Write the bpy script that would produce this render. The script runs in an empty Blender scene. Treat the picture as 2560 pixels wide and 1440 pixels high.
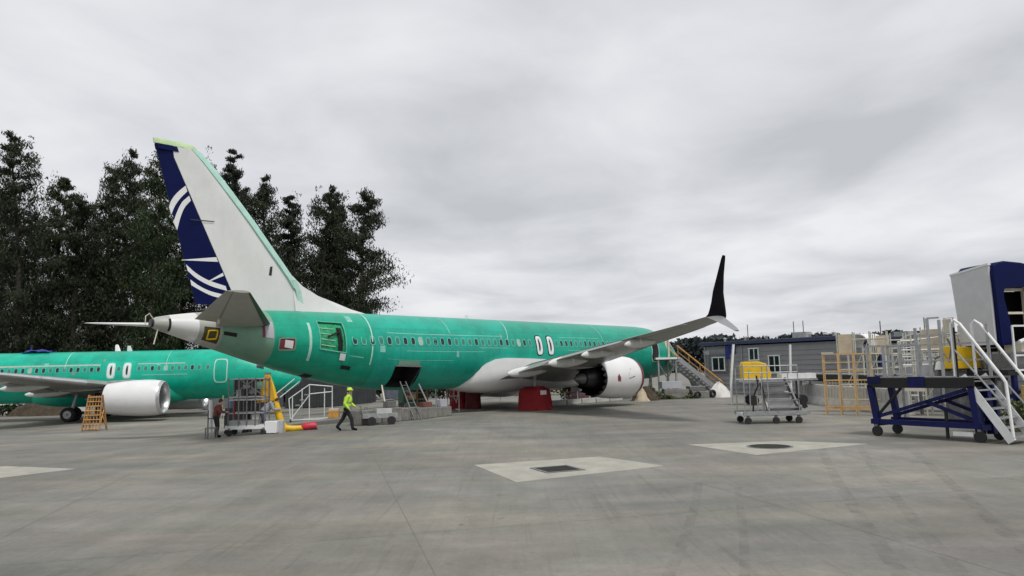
import bpy, math, random
import numpy as np
from mathutils import Vector, Matrix
R = math.radians
random.seed(7); rng = np.random.default_rng(7)
sc = bpy.context.scene
C = bpy.context.collection

# ------------------------------------------------------------------ camera
CAM_H, PITCH, ROLL = 2.39, 0.111, -0.024
cd = bpy.data.cameras.new('camera'); cam = bpy.data.objects.new('camera', cd); C.objects.link(cam)
cd.sensor_width = 36; cd.lens = 36*1822/2560; cd.clip_start = .1; cd.clip_end = 4000
fwd = Vector((0, math.cos(PITCH), math.sin(PITCH))); up0 = Vector((0, -math.sin(PITCH), math.cos(PITCH))); r0 = Vector((1, 0, 0))
cr, sr = math.cos(ROLL), math.sin(ROLL)
rt = r0*cr + up0*sr; up = up0*cr - r0*sr
m = Matrix((rt, up, -fwd)).transposed().to_4x4(); m.translation = (0, 0, CAM_H)
cam.matrix_world = m; sc.camera = cam

# ------------------------------------------------------------------ sky and sun
SUN_EL, SUN_AZ = R(60), R(150)      # azimuth clockwise from +Y
w = bpy.data.worlds.new('World'); sc.world = w; w.use_nodes = True
nt = w.node_tree; N = nt.nodes; L = nt.links; N.clear()
out = N.new('ShaderNodeOutputWorld')
sky = N.new('ShaderNodeTexSky'); sky.sky_type = 'NISHITA'; sky.sun_disc = False
sky.sun_elevation = SUN_EL; sky.sun_rotation = SUN_AZ
bg1 = N.new('ShaderNodeBackground'); bg1.inputs[1].default_value = .06; L.new(sky.outputs[0], bg1.inputs[0])
tc = N.new('ShaderNodeTexCoord'); sep = N.new('ShaderNodeSeparateXYZ'); L.new(tc.outputs['Generated'], sep.inputs[0])
def wm(op, a, b=None, clamp=False):
    n = N.new('ShaderNodeMath'); n.operation = op; n.use_clamp = clamp
    for i, x in enumerate((a, b)):
        if x is None: continue
        if isinstance(x, (int, float)): n.inputs[i].default_value = x
        else: L.new(x, n.inputs[i])
    return n.outputs[0]
zz = wm('ADD', wm('ABSOLUTE', sep.outputs[2]), .10)
cx = wm('DIVIDE', sep.outputs[0], zz); cy = wm('DIVIDE', sep.outputs[1], zz)
comb = N.new('ShaderNodeCombineXYZ'); L.new(cx, comb.inputs[0]); L.new(cy, comb.inputs[1])
def cloudnoise(scale, detail, off, rough=.55, dist=.0):
    mp = N.new('ShaderNodeMapping'); mp.inputs['Location'].default_value = off; L.new(comb.outputs[0], mp.inputs[0])
    mp.inputs['Scale'].default_value = (1.0, .8, 1)
    n = N.new('ShaderNodeTexNoise'); n.inputs['Scale'].default_value = scale; n.inputs['Detail'].default_value = detail
    n.inputs['Roughness'].default_value = rough; n.inputs['Distortion'].default_value = dist
    L.new(mp.outputs[0], n.inputs['Vector']); return n.outputs[0]
a1 = cloudnoise(.50, 4, (7.9, 2.6, 0), .42); a2 = cloudnoise(1.5, 5, (4.4, 9.1, 0), .52, .3)
mixn = wm('ADD', wm('MULTIPLY', a1, .52), wm('MULTIPLY', a2, .48))
ramp = N.new('ShaderNodeValToRGB'); L.new(mixn, ramp.inputs[0])
el = ramp.color_ramp.elements
el[0].position = .36; el[0].color = (.56, .575, .605, 1)
el[1].position = .61; el[1].color = (.87, .878, .90, 1)
e = el.new(.50); e.color = (.735, .748, .785, 1)
bg2 = N.new('ShaderNodeBackground'); bg2.inputs[1].default_value = .70; L.new(ramp.outputs[0], bg2.inputs[0])
mx = N.new('ShaderNodeMixShader'); mx.inputs[0].default_value = .96
L.new(bg1.outputs[0], mx.inputs[1]); L.new(bg2.outputs[0], mx.inputs[2]); L.new(mx.outputs[0], out.inputs[0])

sd = bpy.data.lights.new('sun', 'SUN'); sd.energy = 1.5; sd.angle = R(12); sd.color = (1, .97, .92)
so = bpy.data.objects.new('sun', sd); C.objects.link(so)
sdir = Vector((math.sin(SUN_AZ)*math.cos(SUN_EL), math.cos(SUN_AZ)*math.cos(SUN_EL), math.sin(SUN_EL)))
so.rotation_euler = sdir.to_track_quat('Z', 'Y').to_euler()
vs = sc.view_settings; vs.view_transform = 'Standard'; vs.look = 'None'; vs.exposure = .5; vs.gamma = 1; vs.use_curve_mapping = False
sc.cycles.max_bounces = 6

# ------------------------------------------------------------------ materials
MATS = {}
def M(name, rgb, rough=.5, metal=0., var=.12, scale=3., coat=0., bump=0., streak=0., dirt=None, spec=.5):
    if name in MATS: return MATS[name]
    mt = bpy.data.materials.new(name); mt.use_nodes = True
    t = mt.node_tree; n = t.nodes; l = t.links
    b = n['Principled BSDF']
    b.inputs['Roughness'].default_value = rough; b.inputs['Metallic'].default_value = metal
    b.inputs['Coat Weight'].default_value = coat; b.inputs['Coat Roughness'].default_value = .12
    b.inputs['Specular IOR Level'].default_value = spec
    co = n.new('ShaderNodeTexCoord')
    nz = n.new('ShaderNodeTexNoise'); nz.inputs['Scale'].default_value = scale; nz.inputs['Detail'].default_value = 6
    nz.inputs['Roughness'].default_value = .6
    l.new(co.outputs['Object'], nz.inputs['Vector'])
    rp = n.new('ShaderNodeValToRGB'); l.new(nz.outputs[0], rp.inputs[0])
    rp.color_ramp.elements[0].position = .32; rp.color_ramp.elements[1].position = .68
    rp.color_ramp.elements[0].color = tuple(max(0, c*(1-var)) for c in rgb)+(1,)
    rp.color_ramp.elements[1].color = tuple(min(1, c*(1+var)) for c in rgb)+(1,)
    col = rp.outputs[0]
    if name.startswith('primer_green'):          # skins from different batches: each panel its own tint
        sx = n.new('ShaderNodeSeparateXYZ'); l.new(co.outputs['Object'], sx.inputs[0])
        cb = n.new('ShaderNodeCombineXYZ'); l.new(sx.outputs[0], cb.inputs[0]); l.new(sx.outputs[2], cb.inputs[1])
        br = n.new('ShaderNodeTexBrick'); l.new(cb.outputs[0], br.inputs['Vector']); br.offset = .37
        br.inputs['Scale'].default_value = 1; br.inputs['Brick Width'].default_value = 2.55; br.inputs['Row Height'].default_value = .92
        br.inputs['Mortar Size'].default_value = .012; br.inputs['Mortar Smooth'].default_value = .3; br.inputs['Bias'].default_value = 0
        br.inputs['Color1'].default_value = (.80, .86, .84, 1); br.inputs['Color2'].default_value = (1.12, 1.1, 1.12, 1); br.inputs['Mortar'].default_value = (.62, .72, .70, 1)
        mp_ = n.new('ShaderNodeMix'); mp_.data_type = 'RGBA'; mp_.blend_type = 'MULTIPLY'; mp_.inputs[0].default_value = .8
        l.new(col, mp_.inputs[6]); l.new(br.outputs[0], mp_.inputs[7]); col = mp_.outputs[2]
    if streak:
        mp = n.new('ShaderNodeMapping'); mp.inputs['Scale'].default_value = (5, 5, .35); l.new(co.outputs['Object'], mp.inputs[0])
        n2 = n.new('ShaderNodeTexNoise'); n2.inputs['Scale'].default_value = 1.6; n2.inputs['Detail'].default_value = 5
        l.new(mp.outputs[0], n2.inputs['Vector'])
        r2 = n.new('ShaderNodeValToRGB'); l.new(n2.outputs[0], r2.inputs[0])
        r2.color_ramp.elements[0].position = .55; r2.color_ramp.elements[1].position = .8
        r2.color_ramp.elements[0].color = (0, 0, 0, 1); r2.color_ramp.elements[1].color = (streak, streak, streak, 1)
        mxn = n.new('ShaderNodeMix'); mxn.data_type = 'RGBA'; l.new(r2.outputs[0], mxn.inputs[0])
        l.new(col, mxn.inputs[6]); mxn.inputs[7].default_value = tuple(dirt or (.5, .6, .55))+(1,)
        col = mxn.outputs[2]
    l.new(col, b.inputs['Base Color'])
    if bump:
        bp = n.new('ShaderNodeBump'); bp.inputs['Strength'].default_value = bump; bp.inputs['Distance'].default_value = .02
        n3 = n.new('ShaderNodeTexNoise'); n3.inputs['Scale'].default_value = scale*8; n3.inputs['Detail'].default_value = 4
        l.new(co.outputs['Object'], n3.inputs['Vector']); l.new(n3.outputs[0], bp.inputs['Height']); l.new(bp.outputs[0], b.inputs['Normal'])
    # small roughness variation
    mr = n.new('ShaderNodeMapRange'); mr.inputs[3].default_value = max(.03, rough-.08); mr.inputs[4].default_value = min(1, rough+.1)
    l.new(nz.outputs[0], mr.inputs[0]); l.new(mr.outputs[0], b.inputs['Roughness'])
    MATS[name] = mt; return mt

GA = M('primer_green_aft', (.001, .31, .195), .36, 0, .15, 1.3, .15, 0, .3, (.03, .46, .33), .35)
GB = M('primer_green_mid', (.003, .335, .24), .38, 0, .15, 1.1, .15, 0, .4, (.08, .50, .41), .35)
GC = M('primer_green_fore', (.002, .30, .205), .36, 0, .15, 1.2, .15, 0, .3, (.05, .44, .34), .35)
GL = M('primer_green_bright', (.0, .40, .27), .36, 0, .15, 1.1, .15, 0, .3, (.01, .55, .42), .35)
SAGE = M('sage_green_primer', (.17, .32, .23), .45, 0, .1, 1.5)
MINT = M('mint_sealant', (.40, .64, .55), .45, 0, .1, 3)
LIME = M('pale_lime_primer', (.50, .66, .36), .5, 0, .1, 3)
WHITE = M('white_paint', (.74, .74, .74), .3, 0, .04, 1.5, .3)
FINW = M('fin_grey_white_paint', (.66, .67, .65), .38, 0, .05, 1.2, .2, 0, .3, (.52, .56, .53))
CREAM = M('cream_paint', (.62, .57, .47), .5, 0, .1, 3)
NAVY = M('navy_paint', (.002, .006, .055), .5, 0, .15, 1.5, 0, spec=.12)
BLACK = M('black_navy_paint', (.002, .0025, .006), .55, 0, .2, 3, 0, spec=.08)
WING = M('wing_grey_paint', (.25, .262, .242), .38, 0, .12, 1.2, .1, 0, .4, (.25, .26, .24))
ALU = M('bare_aluminium', (.60, .61, .62), .32, .75, .1, 2)
STAB = M('stabilizer_grey', (.36, .365, .33), .45, 0, .1, 1.5)
DARKM = M('dark_exhaust_metal', (.045, .045, .05), .38, .7, .25, 5)
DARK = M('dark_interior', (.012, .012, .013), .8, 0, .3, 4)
RUB = M('tyre_rubber', (.018, .018, .019), .8, 0, .25, 8)
GLASS = M('dark_glass', (.015, .02, .025), .08, 0, .1, 2)
WFR = M('window_sealant', (.10, .44, .34), .5, 0, .2, 6)
WFR2 = M('pale_window_sealant', (.26, .50, .42), .5, 0, .2, 6)
FILM = M('green_window_film', (.03, .19, .15), .4, 0, .3, 5)
MASK = M('masking_film', (.36, .46, .40), .5, 0, .15, 6)
RED = M('red_cover_fabric', (.26, .006, .012), .75, 0, .25, 3, 0, .5)
DRED = M('dark_red_cover_fabric', (.11, .012, .016), .8, 0, .3, 3, 0, .5)
MAROON = M('maroon_cover', (.18, .03, .045), .6, 0, .15, 3)
SBLUE = M('stand_blue_paint', (.006, .009, .075), .5, 0, .25, 4, 0, spec=.2)
SWHITE = M('rail_white_paint', (.72, .73, .72), .4, 0, .08, 4)
GALV = M('galvanised_steel', (.36, .37, .37), .42, .55, .2, 6)
GALVD = M('weathered_steel', (.17, .17, .17), .5, .4, .25, 6)
YEL = M('yellow_paint', (.72, .45, .01), .42, 0, .12, 3)
YELD = M('worn_yellow_paint', (.55, .30, .012), .5, 0, .3, 4)
ORA = M('orange_rack_paint', (.60, .30, .07), .55, 0, .2, 4)
WOOD = M('weathered_wood', (.30, .17, .07), .7, 0, .3, 6)
CONC = M('ballast_concrete', (.19, .185, .168), .85, 0, .25, 2.5, 0, .5, .5, (.22, .21, .19))
CONL = M('barrier_concrete', (.46, .46, .44), .85, 0, .15, 2.5, 0, .4, .4, (.32, .32, .30))
BLDG = M('grey_siding', (.25, .25, .262), .65, 0, .08, 1.5, 0, 0, .3, (.18, .18, .18))
BLDL = M('pale_siding', (.40, .41, .44), .65, 0, .08, 1.5)
TRIMN = M('navy_trim', (.03, .04, .10), .5, 0, .15, 3)
SKIN = M('skin', (.45, .26, .18), .6, 0, .08, 9)
HIVIS = M('hi_vis_fabric', (.46, .72, .05), .75, 0, .15, 9, 0, .3)
CLOTHK = M('black_trouser_fabric', (.012, .012, .014), .85, 0, .3, 9)
CLOTHR = M('maroon_jacket_fabric', (.13, .035, .025), .85, 0, .3, 9)
CLOTHG = M('grey_hoodie_fabric', (.30, .32, .36), .85, 0, .2, 9)
CLOTHP = M('purple_trouser_fabric', (.07, .06, .12), .85, 0, .2, 9)
HAIR = M('dark_hair', (.02, .014, .01), .7, 0, .3, 20)
TARPB = M('blue_tarpaulin', (.02, .03, .20), .6, 0, .2, 4, 0, .4)
TARPW = M('white_tarpaulin', (.66, .64, .61), .65, 0, .1, 2, 0, .5)
BROWN = M('brown_soil', (.06, .045, .03), .95, 0, .4, 3, 0, .6)
RUST = M('rust_red_steel', (.16, .06, .05), .65, 0, .25, 2)
DGREEN = M('dark_green_paint', (.02, .07, .045), .6, 0, .2, 2)
BEIGE = M('beige_canvas', (.50, .42, .30), .75, 0, .15, 3, 0, .3)
BARK = M('bark', (.045, .036, .028), .9, 0, .3, 6, 0, .5)

def leafmat(name, a, b):
    mt = bpy.data.materials.new(name); mt.use_nodes = True
    t = mt.node_tree; n = t.nodes; l = t.links; p = n['Principled BSDF']; p.inputs['Roughness'].default_value = .6
    p.inputs['Specular IOR Level'].default_value = .25
    g = n.new('ShaderNodeNewGeometry'); r = n.new('ShaderNodeValToRGB'); l.new(g.outputs['Random Per Island'], r.inputs[0])
    r.color_ramp.elements[0].color = a+(1,); r.color_ramp.elements[1].color = b+(1,)
    l.new(r.outputs[0], p.inputs['Base Color']); return mt
LEAF = [leafmat('needles_dark', (.009, .015, .008), (.027, .038, .021)),
        leafmat('needles_olive', (.011, .017, .008), (.035, .043, .020)),
        leafmat('leaves_green', (.012, .024, .008), (.036, .056, .019))]
LEAFW = leafmat('weed_leaves', (.05, .07, .025), (.14, .16, .07))

def concrete_ground():
    mt = bpy.data.materials.new('apron_concrete'); mt.use_nodes = True
    t = mt.node_tree; n = t.nodes; l = t.links; b = n['Principled BSDF']; b.inputs['Roughness'].default_value = .72
    b.inputs['Specular IOR Level'].default_value = .35
    co = n.new('ShaderNodeTexCoord')
    def noise(scale, detail, sx=1, sy=1, rot=0, rough=.6):
        mp = n.new('ShaderNodeMapping'); mp.inputs['Scale'].default_value = (sx, sy, 1); mp.inputs['Rotation'].default_value = (0, 0, rot)
        l.new(co.outputs['Object'], mp.inputs[0])
        x = n.new('ShaderNodeTexNoise'); x.inputs['Scale'].default_value = scale; x.inputs['Detail'].default_value = detail
        x.inputs['Roughness'].default_value = rough; l.new(mp.outputs[0], x.inputs['Vector']); return x.outputs[0]
    def ramp(src, p0, c0, p1, c1):
        r = n.new('ShaderNodeValToRGB'); l.new(src, r.inputs[0]); r.color_ramp.elements[0].position = p0; r.color_ramp.elements[1].position = p1
        r.color_ramp.elements[0].color = c0; r.color_ramp.elements[1].color = c1; return r.outputs[0]
    def mul(a, bb, fac=1.):
        x = n.new('ShaderNodeMix'); x.data_type = 'RGBA'; x.blend_type = 'MULTIPLY'; x.inputs[0].default_value = fac
        l.new(a, x.inputs[6]); l.new(bb, x.inputs[7]); return x.outputs[2]
    g = lambda v: (v, v, v, 1)
    base = ramp(noise(.16, 4), .35, (.196, .193, .176, 1), .65, (.258, .254, .232, 1))
    slab = n.new('ShaderNodeTexBrick'); slab.offset = 0; slab.inputs['Scale'].default_value = 1
    slab.inputs['Brick Width'].default_value = 6.1; slab.inputs['Row Height'].default_value = 6.1; slab.inputs['Mortar Size'].default_value = 0
    slab.inputs['Color1'].default_value = g(.90); slab.inputs['Color2'].default_value = g(1.08); slab.inputs['Bias'].default_value = 0
    mp = n.new('ShaderNodeMapping'); mp.inputs['Rotation'].default_value = (0, 0, R(-14)); l.new(co.outputs['Object'], mp.inputs[0]); l.new(mp.outputs[0], slab.inputs['Vector'])
    c = mul(base, slab.outputs[0], .8)
    c = mul(c, ramp(noise(.9, 8, rough=.65), .3, g(.84), .7, g(1.1)))
    c = mul(c, ramp(noise(5, 6), .3, g(.93), .7, g(1.06)))
    c = mul(c, ramp(noise(.5, 6, 3.2, .35, R(-14)), .42, g(.93), .62, g(1.03)))      # long tyre scuffs
    c = mul(c, ramp(noise(.33, 5, .35, 2.4, R(6)), .40, g(.90), .60, g(1.04)))
    c = mul(c, ramp(noise(.22, 5, .6, 1.5, R(20), .55), .38, (.88, .90, .93, 1), .62, (1.08, 1.045, .98, 1)))
    c = mul(c, ramp(noise(.45, 5, .7, 1.2, R(70), .6), .40, (.93, .95, .92, 1), .62, (1.04, 1.0, 1.0, 1)))
    c = mul(c, ramp(noise(14, 6, rough=.7), .3, g(.90), .7, g(1.09)))                # aggregate
    c = mul(c, ramp(noise(.07, 3), .4, g(.90), .6, (1.06, 1.05, 1.02, 1)))
    c = mul(c, ramp(noise(1.3, 4, 6., .16, R(-26), .7), .56, g(1.0), .70, g(.83)))   # tyre marks
    c = mul(c, ramp(noise(1.1, 4, 5., .13, R(9), .7), .58, g(1.0), .72, g(.85)))
    c = mul(c, ramp(noise(2.6, 2), .70, g(1.0), .76, g(.66)))
    c = mul(c, ramp(noise(2.2, 3), .66, g(1.0), .74, g(.80)))                        # oil spots
    l.new(c, b.inputs['Base Color'])
    bp = n.new('ShaderNodeBump'); bp.inputs['Strength'].default_value = .35; bp.inputs['Distance'].default_value = .01
    l.new(noise(30, 5), bp.inputs['Height']); l.new(bp.outputs[0], b.inputs['Normal'])
    return mt
APRON = concrete_ground()
PADC = M('pale_pad_concrete', (.345, .335, .285), .85, 0, .16, 1.6, 0, .4, .5, (.26, .25, .22))
IRON = M('drain_iron', (.05, .05, .042), .7, .3, .3, 9, 0, .4)
SEAL = M('joint_sealant', (.165, .16, .145), .8, 0, .25, 2)

# ------------------------------------------------------------------ mesh helpers
class MB:
    def __init__(s): s.v = []; s.f = []; s.m = []
    def add(s, vs, fs, mi=0):
        o = len(s.v); s.v += [tuple(map(float, p)) for p in vs]; s.f += [tuple(i+o for i in f) for f in fs]; s.m += [mi]*len(fs); return s
    def box(s, c, d, rz=0, mi=0, taper=1.0):
        x, y, z = d[0]/2, d[1]/2, d[2]/2; cs, sn = math.cos(rz), math.sin(rz); P = []
        for k in (-1, 1):
            t = taper if k > 0 else 1
            for a, b in ((-1, -1), (1, -1), (1, 1), (-1, 1)):
                u, q = a*x*t, b*y*t; P.append((c[0]+u*cs-q*sn, c[1]+u*sn+q*cs, c[2]+k*z))
        return s.add(P, [(3, 2, 1, 0), (4, 5, 6, 7), (0, 1, 5, 4), (1, 2, 6, 5), (2, 3, 7, 6), (3, 0, 4, 7)], mi)
    def beam(s, p, q, w, h=None, mi=0):
        p, q = Vector(p), Vector(q); h = h or w; d = (q-p).normalized()
        u = d.cross(Vector((0, 0, 1)))
        if u.length < .01: u = Vector((1, 0, 0))
        u.normalize(); n = u.cross(d); P = []
        for e in (p, q):
            for a, b in ((-1, -1), (1, -1), (1, 1), (-1, 1)): P.append(e+u*a*w/2+n*b*h/2)
        return s.add(P, [(3, 2, 1, 0), (4, 5, 6, 7), (0, 1, 5, 4), (1, 2, 6, 5), (2, 3, 7, 6), (3, 0, 4, 7)], mi)
    def loft(s, rings, cap=True, mi=0, close=True):
        n = len(rings[0]); P = [p for r in rings for p in r]; F = []
        for i in range(len(rings)-1):
            for j in range(n if close else n-1):
                k = (j+1) % n; F.append((i*n+j, i*n+k, (i+1)*n+k, (i+1)*n+j))
        if cap: F.append(tuple(range(n-1, -1, -1))); F.append(tuple((len(rings)-1)*n+j for j in range(n)))
        return s.add(P, F, mi)
    def tube(s, pts, r, n=8, mi=0):
        pts = [Vector(p) for p in pts]; rs = r if isinstance(r, (list, tuple)) else [r]*len(pts); rings = []
        u = None
        for i, p in enumerate(pts):
            d = ((pts[min(i+1, len(pts)-1)]-pts[max(i-1, 0)])).normalized()
            if u is None:
                u = d.cross(Vector((0, 0, 1)));
                if u.length < .05: u = d.cross(Vector((1, 0, 0)))
            u = (u - d*u.dot(d)).normalized(); v = d.cross(u)
            rings.append([p+(u*math.cos(a)+v*math.sin(a))*rs[i] for a in [2*math.pi*k/n for k in range(n)]])
        return s.loft(rings, True, mi)
    def revolve(s, prof, o, axis='x', n=24, mi=0, cap=False):
        rings = []
        for t, r in prof:
            ring = []
            for k in range(n):
                a = 2*math.pi*k/n; c, q = r*math.cos(a), r*math.sin(a)
                ring.append({'x': (o[0]+t, o[1]+c, o[2]+q), 'y': (o[0]+c, o[1]+t, o[2]+q), 'z': (o[0]+c, o[1]+q, o[2]+t)}[axis])
            rings.append(ring)
        return s.loft(rings, cap, mi)
    def prism(s, poly, a, b, plane='xz', mi=0):
        f = {'xz': lambda p, t: (p[0], t, p[1]), 'yz': lambda p, t: (t, p[0], p[1]), 'xy': lambda p, t: (p[0], p[1], t)}[plane]
        return s.loft([[f(p, a) for p in poly], [f(p, b) for p in poly]], True, mi)
    def ball(s, c, r, n=10, mi=0):
        r = (r, r, r) if isinstance(r, (int, float)) else r
        rings = []
        for i in range(n//2+1):
            t = math.pi*i/(n//2); t = min(max(t, .06), math.pi-.06)
            rings.append([(c[0]+r[0]*math.sin(t)*math.cos(2*math.pi*k/n), c[1]+r[1]*math.sin(t)*math.sin(2*math.pi*k/n), c[2]+r[2]*math.cos(t)) for k in range(n)])
        return s.loft(rings, True, mi)
    def build(s, name, mats, parent=None, smooth=35, bevel=0):
        me = bpy.data.meshes.new(name); me.from_pydata(s.v, [], s.f)
        mats = mats if isinstance(mats, (list, tuple)) else [mats]
        for x in mats: me.materials.append(x)
        if len(mats) > 1: me.polygons.foreach_set('material_index', s.m)
        if smooth:
            me.polygons.foreach_set('use_smooth', [True]*len(me.polygons)); me.set_sharp_from_angle(angle=R(smooth))
        me.update()
        o = bpy.data.objects.new(name, me); C.objects.link(o)
        if parent: o.parent = parent
        if bevel:
            b = o.modifiers.new('bevel', 'BEVEL'); b.width = bevel; b.segments = 2; b.limit_method = 'ANGLE'
        return o
def recalc(o):
    import bmesh
    bm = bmesh.new(); bm.from_mesh(o.data); bmesh.ops.recalc_face_normals(bm, faces=bm.faces); bm.to_mesh(o.data); bm.free(); return o
def tag(o, label=None, cat=None, group=None, kind=None):
    for k, v in (('label', label), ('category', cat), ('group', group), ('kind', kind)):
        if v: o[k] = v
    return o
def thing(name, label, cat, loc, rz=0., group=None):
    o = bpy.data.objects.new(name, None); o.empty_display_size = .3; C.objects.link(o)
    o.location = loc; o.rotation_euler = (0, 0, rz); return tag(o, label, cat, group)
def bars(parent, name, mat, segs, w, h=None, round_=False):
    out = []
    for p, q in segs:
        b = MB(); b.tube([p, q], w/2, 8) if round_ else b.beam(p, q, w, h)
        out.append(b.build(name, mat, parent))
    return out
def boxpart(parent, name, mat, c, d, rz=0, bevel=0):
    return MB().box(c, d, rz).build(name, mat, parent, 35, bevel)
def copy_tree(o, parent=None):
    c = o.copy(); C.objects.link(c); c.parent = parent
    for ch in list(o.children): copy_tree(ch, c)
    return c
def sstep(t): t = min(1, max(0, t)); return t*t*(3-2*t)
def gz(x, y):                        # the apron falls gently towards the far left
    return -.8*sstep((-x-6)/14)*sstep((y-18)/30)
def caster(parent, x, y, r=.11, wid=.06, mat=None):
    o = MB().revolve([(-wid/2, r*.7), (-wid/2, r), (wid/2, r), (wid/2, r*.7)], (x, y, r), 'y', 14, cap=True).build('wheel', RUB, parent)
    MB().box((x, y, r*2+.03), (.09, .11, .08)).build('caster_fork', GALVD, o)
    return o

# ------------------------------------------------------------------ ground
def ground():
    xs = np.concatenate([[-900, -500, -250, -140, -90], np.arange(-60, 46, 2.), [60, 90, 140, 250, 500, 900]])
    ys = np.concatenate([[-60, -20, -5], np.arange(0, 90, 2.), [100, 120, 160, 220, 320, 500, 900, 1600]])
    b = MB(); nx = len(xs)
    V = [(x, y, gz(x, y)) for y in ys for x in xs]
    F = [(j*nx+i, j*nx+i+1, (j+1)*nx+i+1, (j+1)*nx+i) for j in range(len(ys)-1) for i in range(nx-1)]
    o = b.add(V, F).build('apron', APRON, None, 60); o['kind'] = 'structure'; return o
apron = ground()
# sealed joints between the slabs (nearest ones can be told apart)
rot = R(14)
def slabpt(u, v):
    x, y = u*math.cos(rot)+v*math.sin(-rot), u*math.sin(rot)+v*math.cos(rot); return x, y
def strip(u0, v0, u1, v1, wd):
    n = 24; P = []; F = []
    du, dv = u1-u0, v1-v0; ln = math.hypot(du, dv); nx_, ny_ = -dv/ln*wd/2, du/ln*wd/2
    for i in range(n+1):
        t = i/n
        for sgn in (-1, 1):
            x, y = slabpt(u0+du*t+sgn*nx_, v0+dv*t+sgn*ny_); P.append((x, y, gz(x, y)+.005))
    for i in range(n): F.append((2*i, 2*i+1, 2*i+3, 2*i+2))
    o = MB().add(P, F).build('joint', SEAL, apron); return o
for k in range(-3, 5): strip(k*6.1+1.2, 2, k*6.1+1.2, 46, .008)
for k in range(1, 8): strip(-22, k*6.1-1.0, 32, k*6.1-1.0, .008)

def worn(name, rgb, lo, hi):
    mt = bpy.data.materials.new(name); mt.use_nodes = True; t = mt.node_tree; n = t.nodes; l = t.links; b = n['Principled BSDF']
    b.inputs['Base Color'].default_value = rgb+(1,); b.inputs['Roughness'].default_value = .8
    co = n.new('ShaderNodeTexCoord'); mp = n.new('ShaderNodeMapping'); mp.inputs['Scale'].default_value = (9, .9, 1); mp.inputs['Scale'].default_value = (1, 1, 1); l.new(co.outputs['Object'], mp.inputs[0])
    x = n.new('ShaderNodeTexNoise'); x.inputs['Scale'].default_value = 2.2; x.inputs['Detail'].default_value = 8; x.inputs['Roughness'].default_value = .7; l.new(mp.outputs[0], x.inputs['Vector'])
    r = n.new('ShaderNodeMapRange'); r.inputs[1].default_value = .42; r.inputs[2].default_value = .72; r.inputs[3].default_value = lo; r.inputs[4].default_value = hi
    l.new(x.outputs[0], r.inputs[0]); l.new(r.outputs[0], b.inputs['Alpha']); return mt
TYRE = worn('tyre_rub', (.11, .108, .10), 0, .24); SCUFF = worn('pale_scuff', (.36, .35, .32), 0, .30)
for (x0, y0, x1, y1, wd, mt) in ((3.2, 5, 8.9, 21.3, .22, TYRE), (3.55, 5, 9.3, 21.0, .16, SCUFF), (3.95, 5, 9.6, 20.8, .20, TYRE), (2.0, 5, 6.2, 17.2, .14, SCUFF), (5.0, 5.5, 10.2, 19.5, .22, TYRE), (.3, 5, 3.6, 15.2, .16, TYRE), (1.1, 5, 4.4, 14.6, .13, TYRE)):
    P = []; F = []; n_ = 18
    for i in range(n_+1):
        t = i/n_; x = x0+(x1-x0)*t+.25*math.sin(t*2.4+x0); y = y0+(y1-y0)*t
        for sg in (-1, 1): P.append((x+sg*wd/2, y, gz(x, y)+.0075))
    for i in range(n_): F.append((2*i, 2*i+1, 2*i+3, 2*i+2))
    MB().add(P, F).build('tyre_mark', mt, apron)
def pad(poly, c, label, grate):
    t = thing('drain_pad', label, 'drain', (c[0], c[1], gz(*c)), 0, 'drain covers set in pale concrete pads')
    b = MB(); b.prism([(x-c[0], y-c[1]) for x, y in poly], -.05, .008, 'xy'); b.build('pad', PADC, t)
    if grate:
        if grate == 'round':
            MB().revolve([(.008, .64), (.018, .64), (.018, .57)], (0, 0, 0), 'z', 32).build('rim', GALVD, t)
            g = MB(); g.revolve([(.009, .57), (.016, .57), (.016, .01)], (0, 0, 0), 'z', 32)
            for k in range(-5, 6): g.box((0, k*.1, .019), (2*math.sqrt(max(.01, .54**2-(k*.1)**2)), .03, .008))
            g.build('cover', IRON, t)
        else:
            f = MB(); 
            for c_, d_ in (((0, .46, .013), (1.0, .08, .02)), ((0, -.46, .013), (1.0, .08, .02)), ((.46, 0, .013), (.08, .84, .02)), ((-.46, 0, .013), (.08, .84, .02))): f.box(c_, d_)
            fo = f.build('rim', GALVD, t); fo.rotation_euler = (0, 0, R(22))
            g = MB(); g.box((0, 0, .006), (.86, .86, .008))
            for k in range(-6, 7): g.box((k*.065, 0, .014), (.022, .84, .012))
            go = g.build('grating', IRON, t); go.rotation_euler = (0, 0, R(22))
    return t
pad([(-1.07, 18.83), (-.01, 15.84), (3.54, 17.84), (2.25, 19.94)], (.97, 17.66), 'dark square drain grate in the nearer pale concrete diamond, below the engine', 'square')
pad([(5.19, 22.38), (6.29, 19.48), (10.17, 21.44), (8.22, 22.74)], (7.29, 21.33), 'dark round drain cover in the farther pale concrete diamond, before the step cart', 'round')
pad([(-17.2, 19.6), (-13.2, 18.1), (-11.9, 20.07), (-14.5, 21.1)], (-15.6, 19.8), 'pale concrete pad cut off by the left edge of the photo', None)

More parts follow.
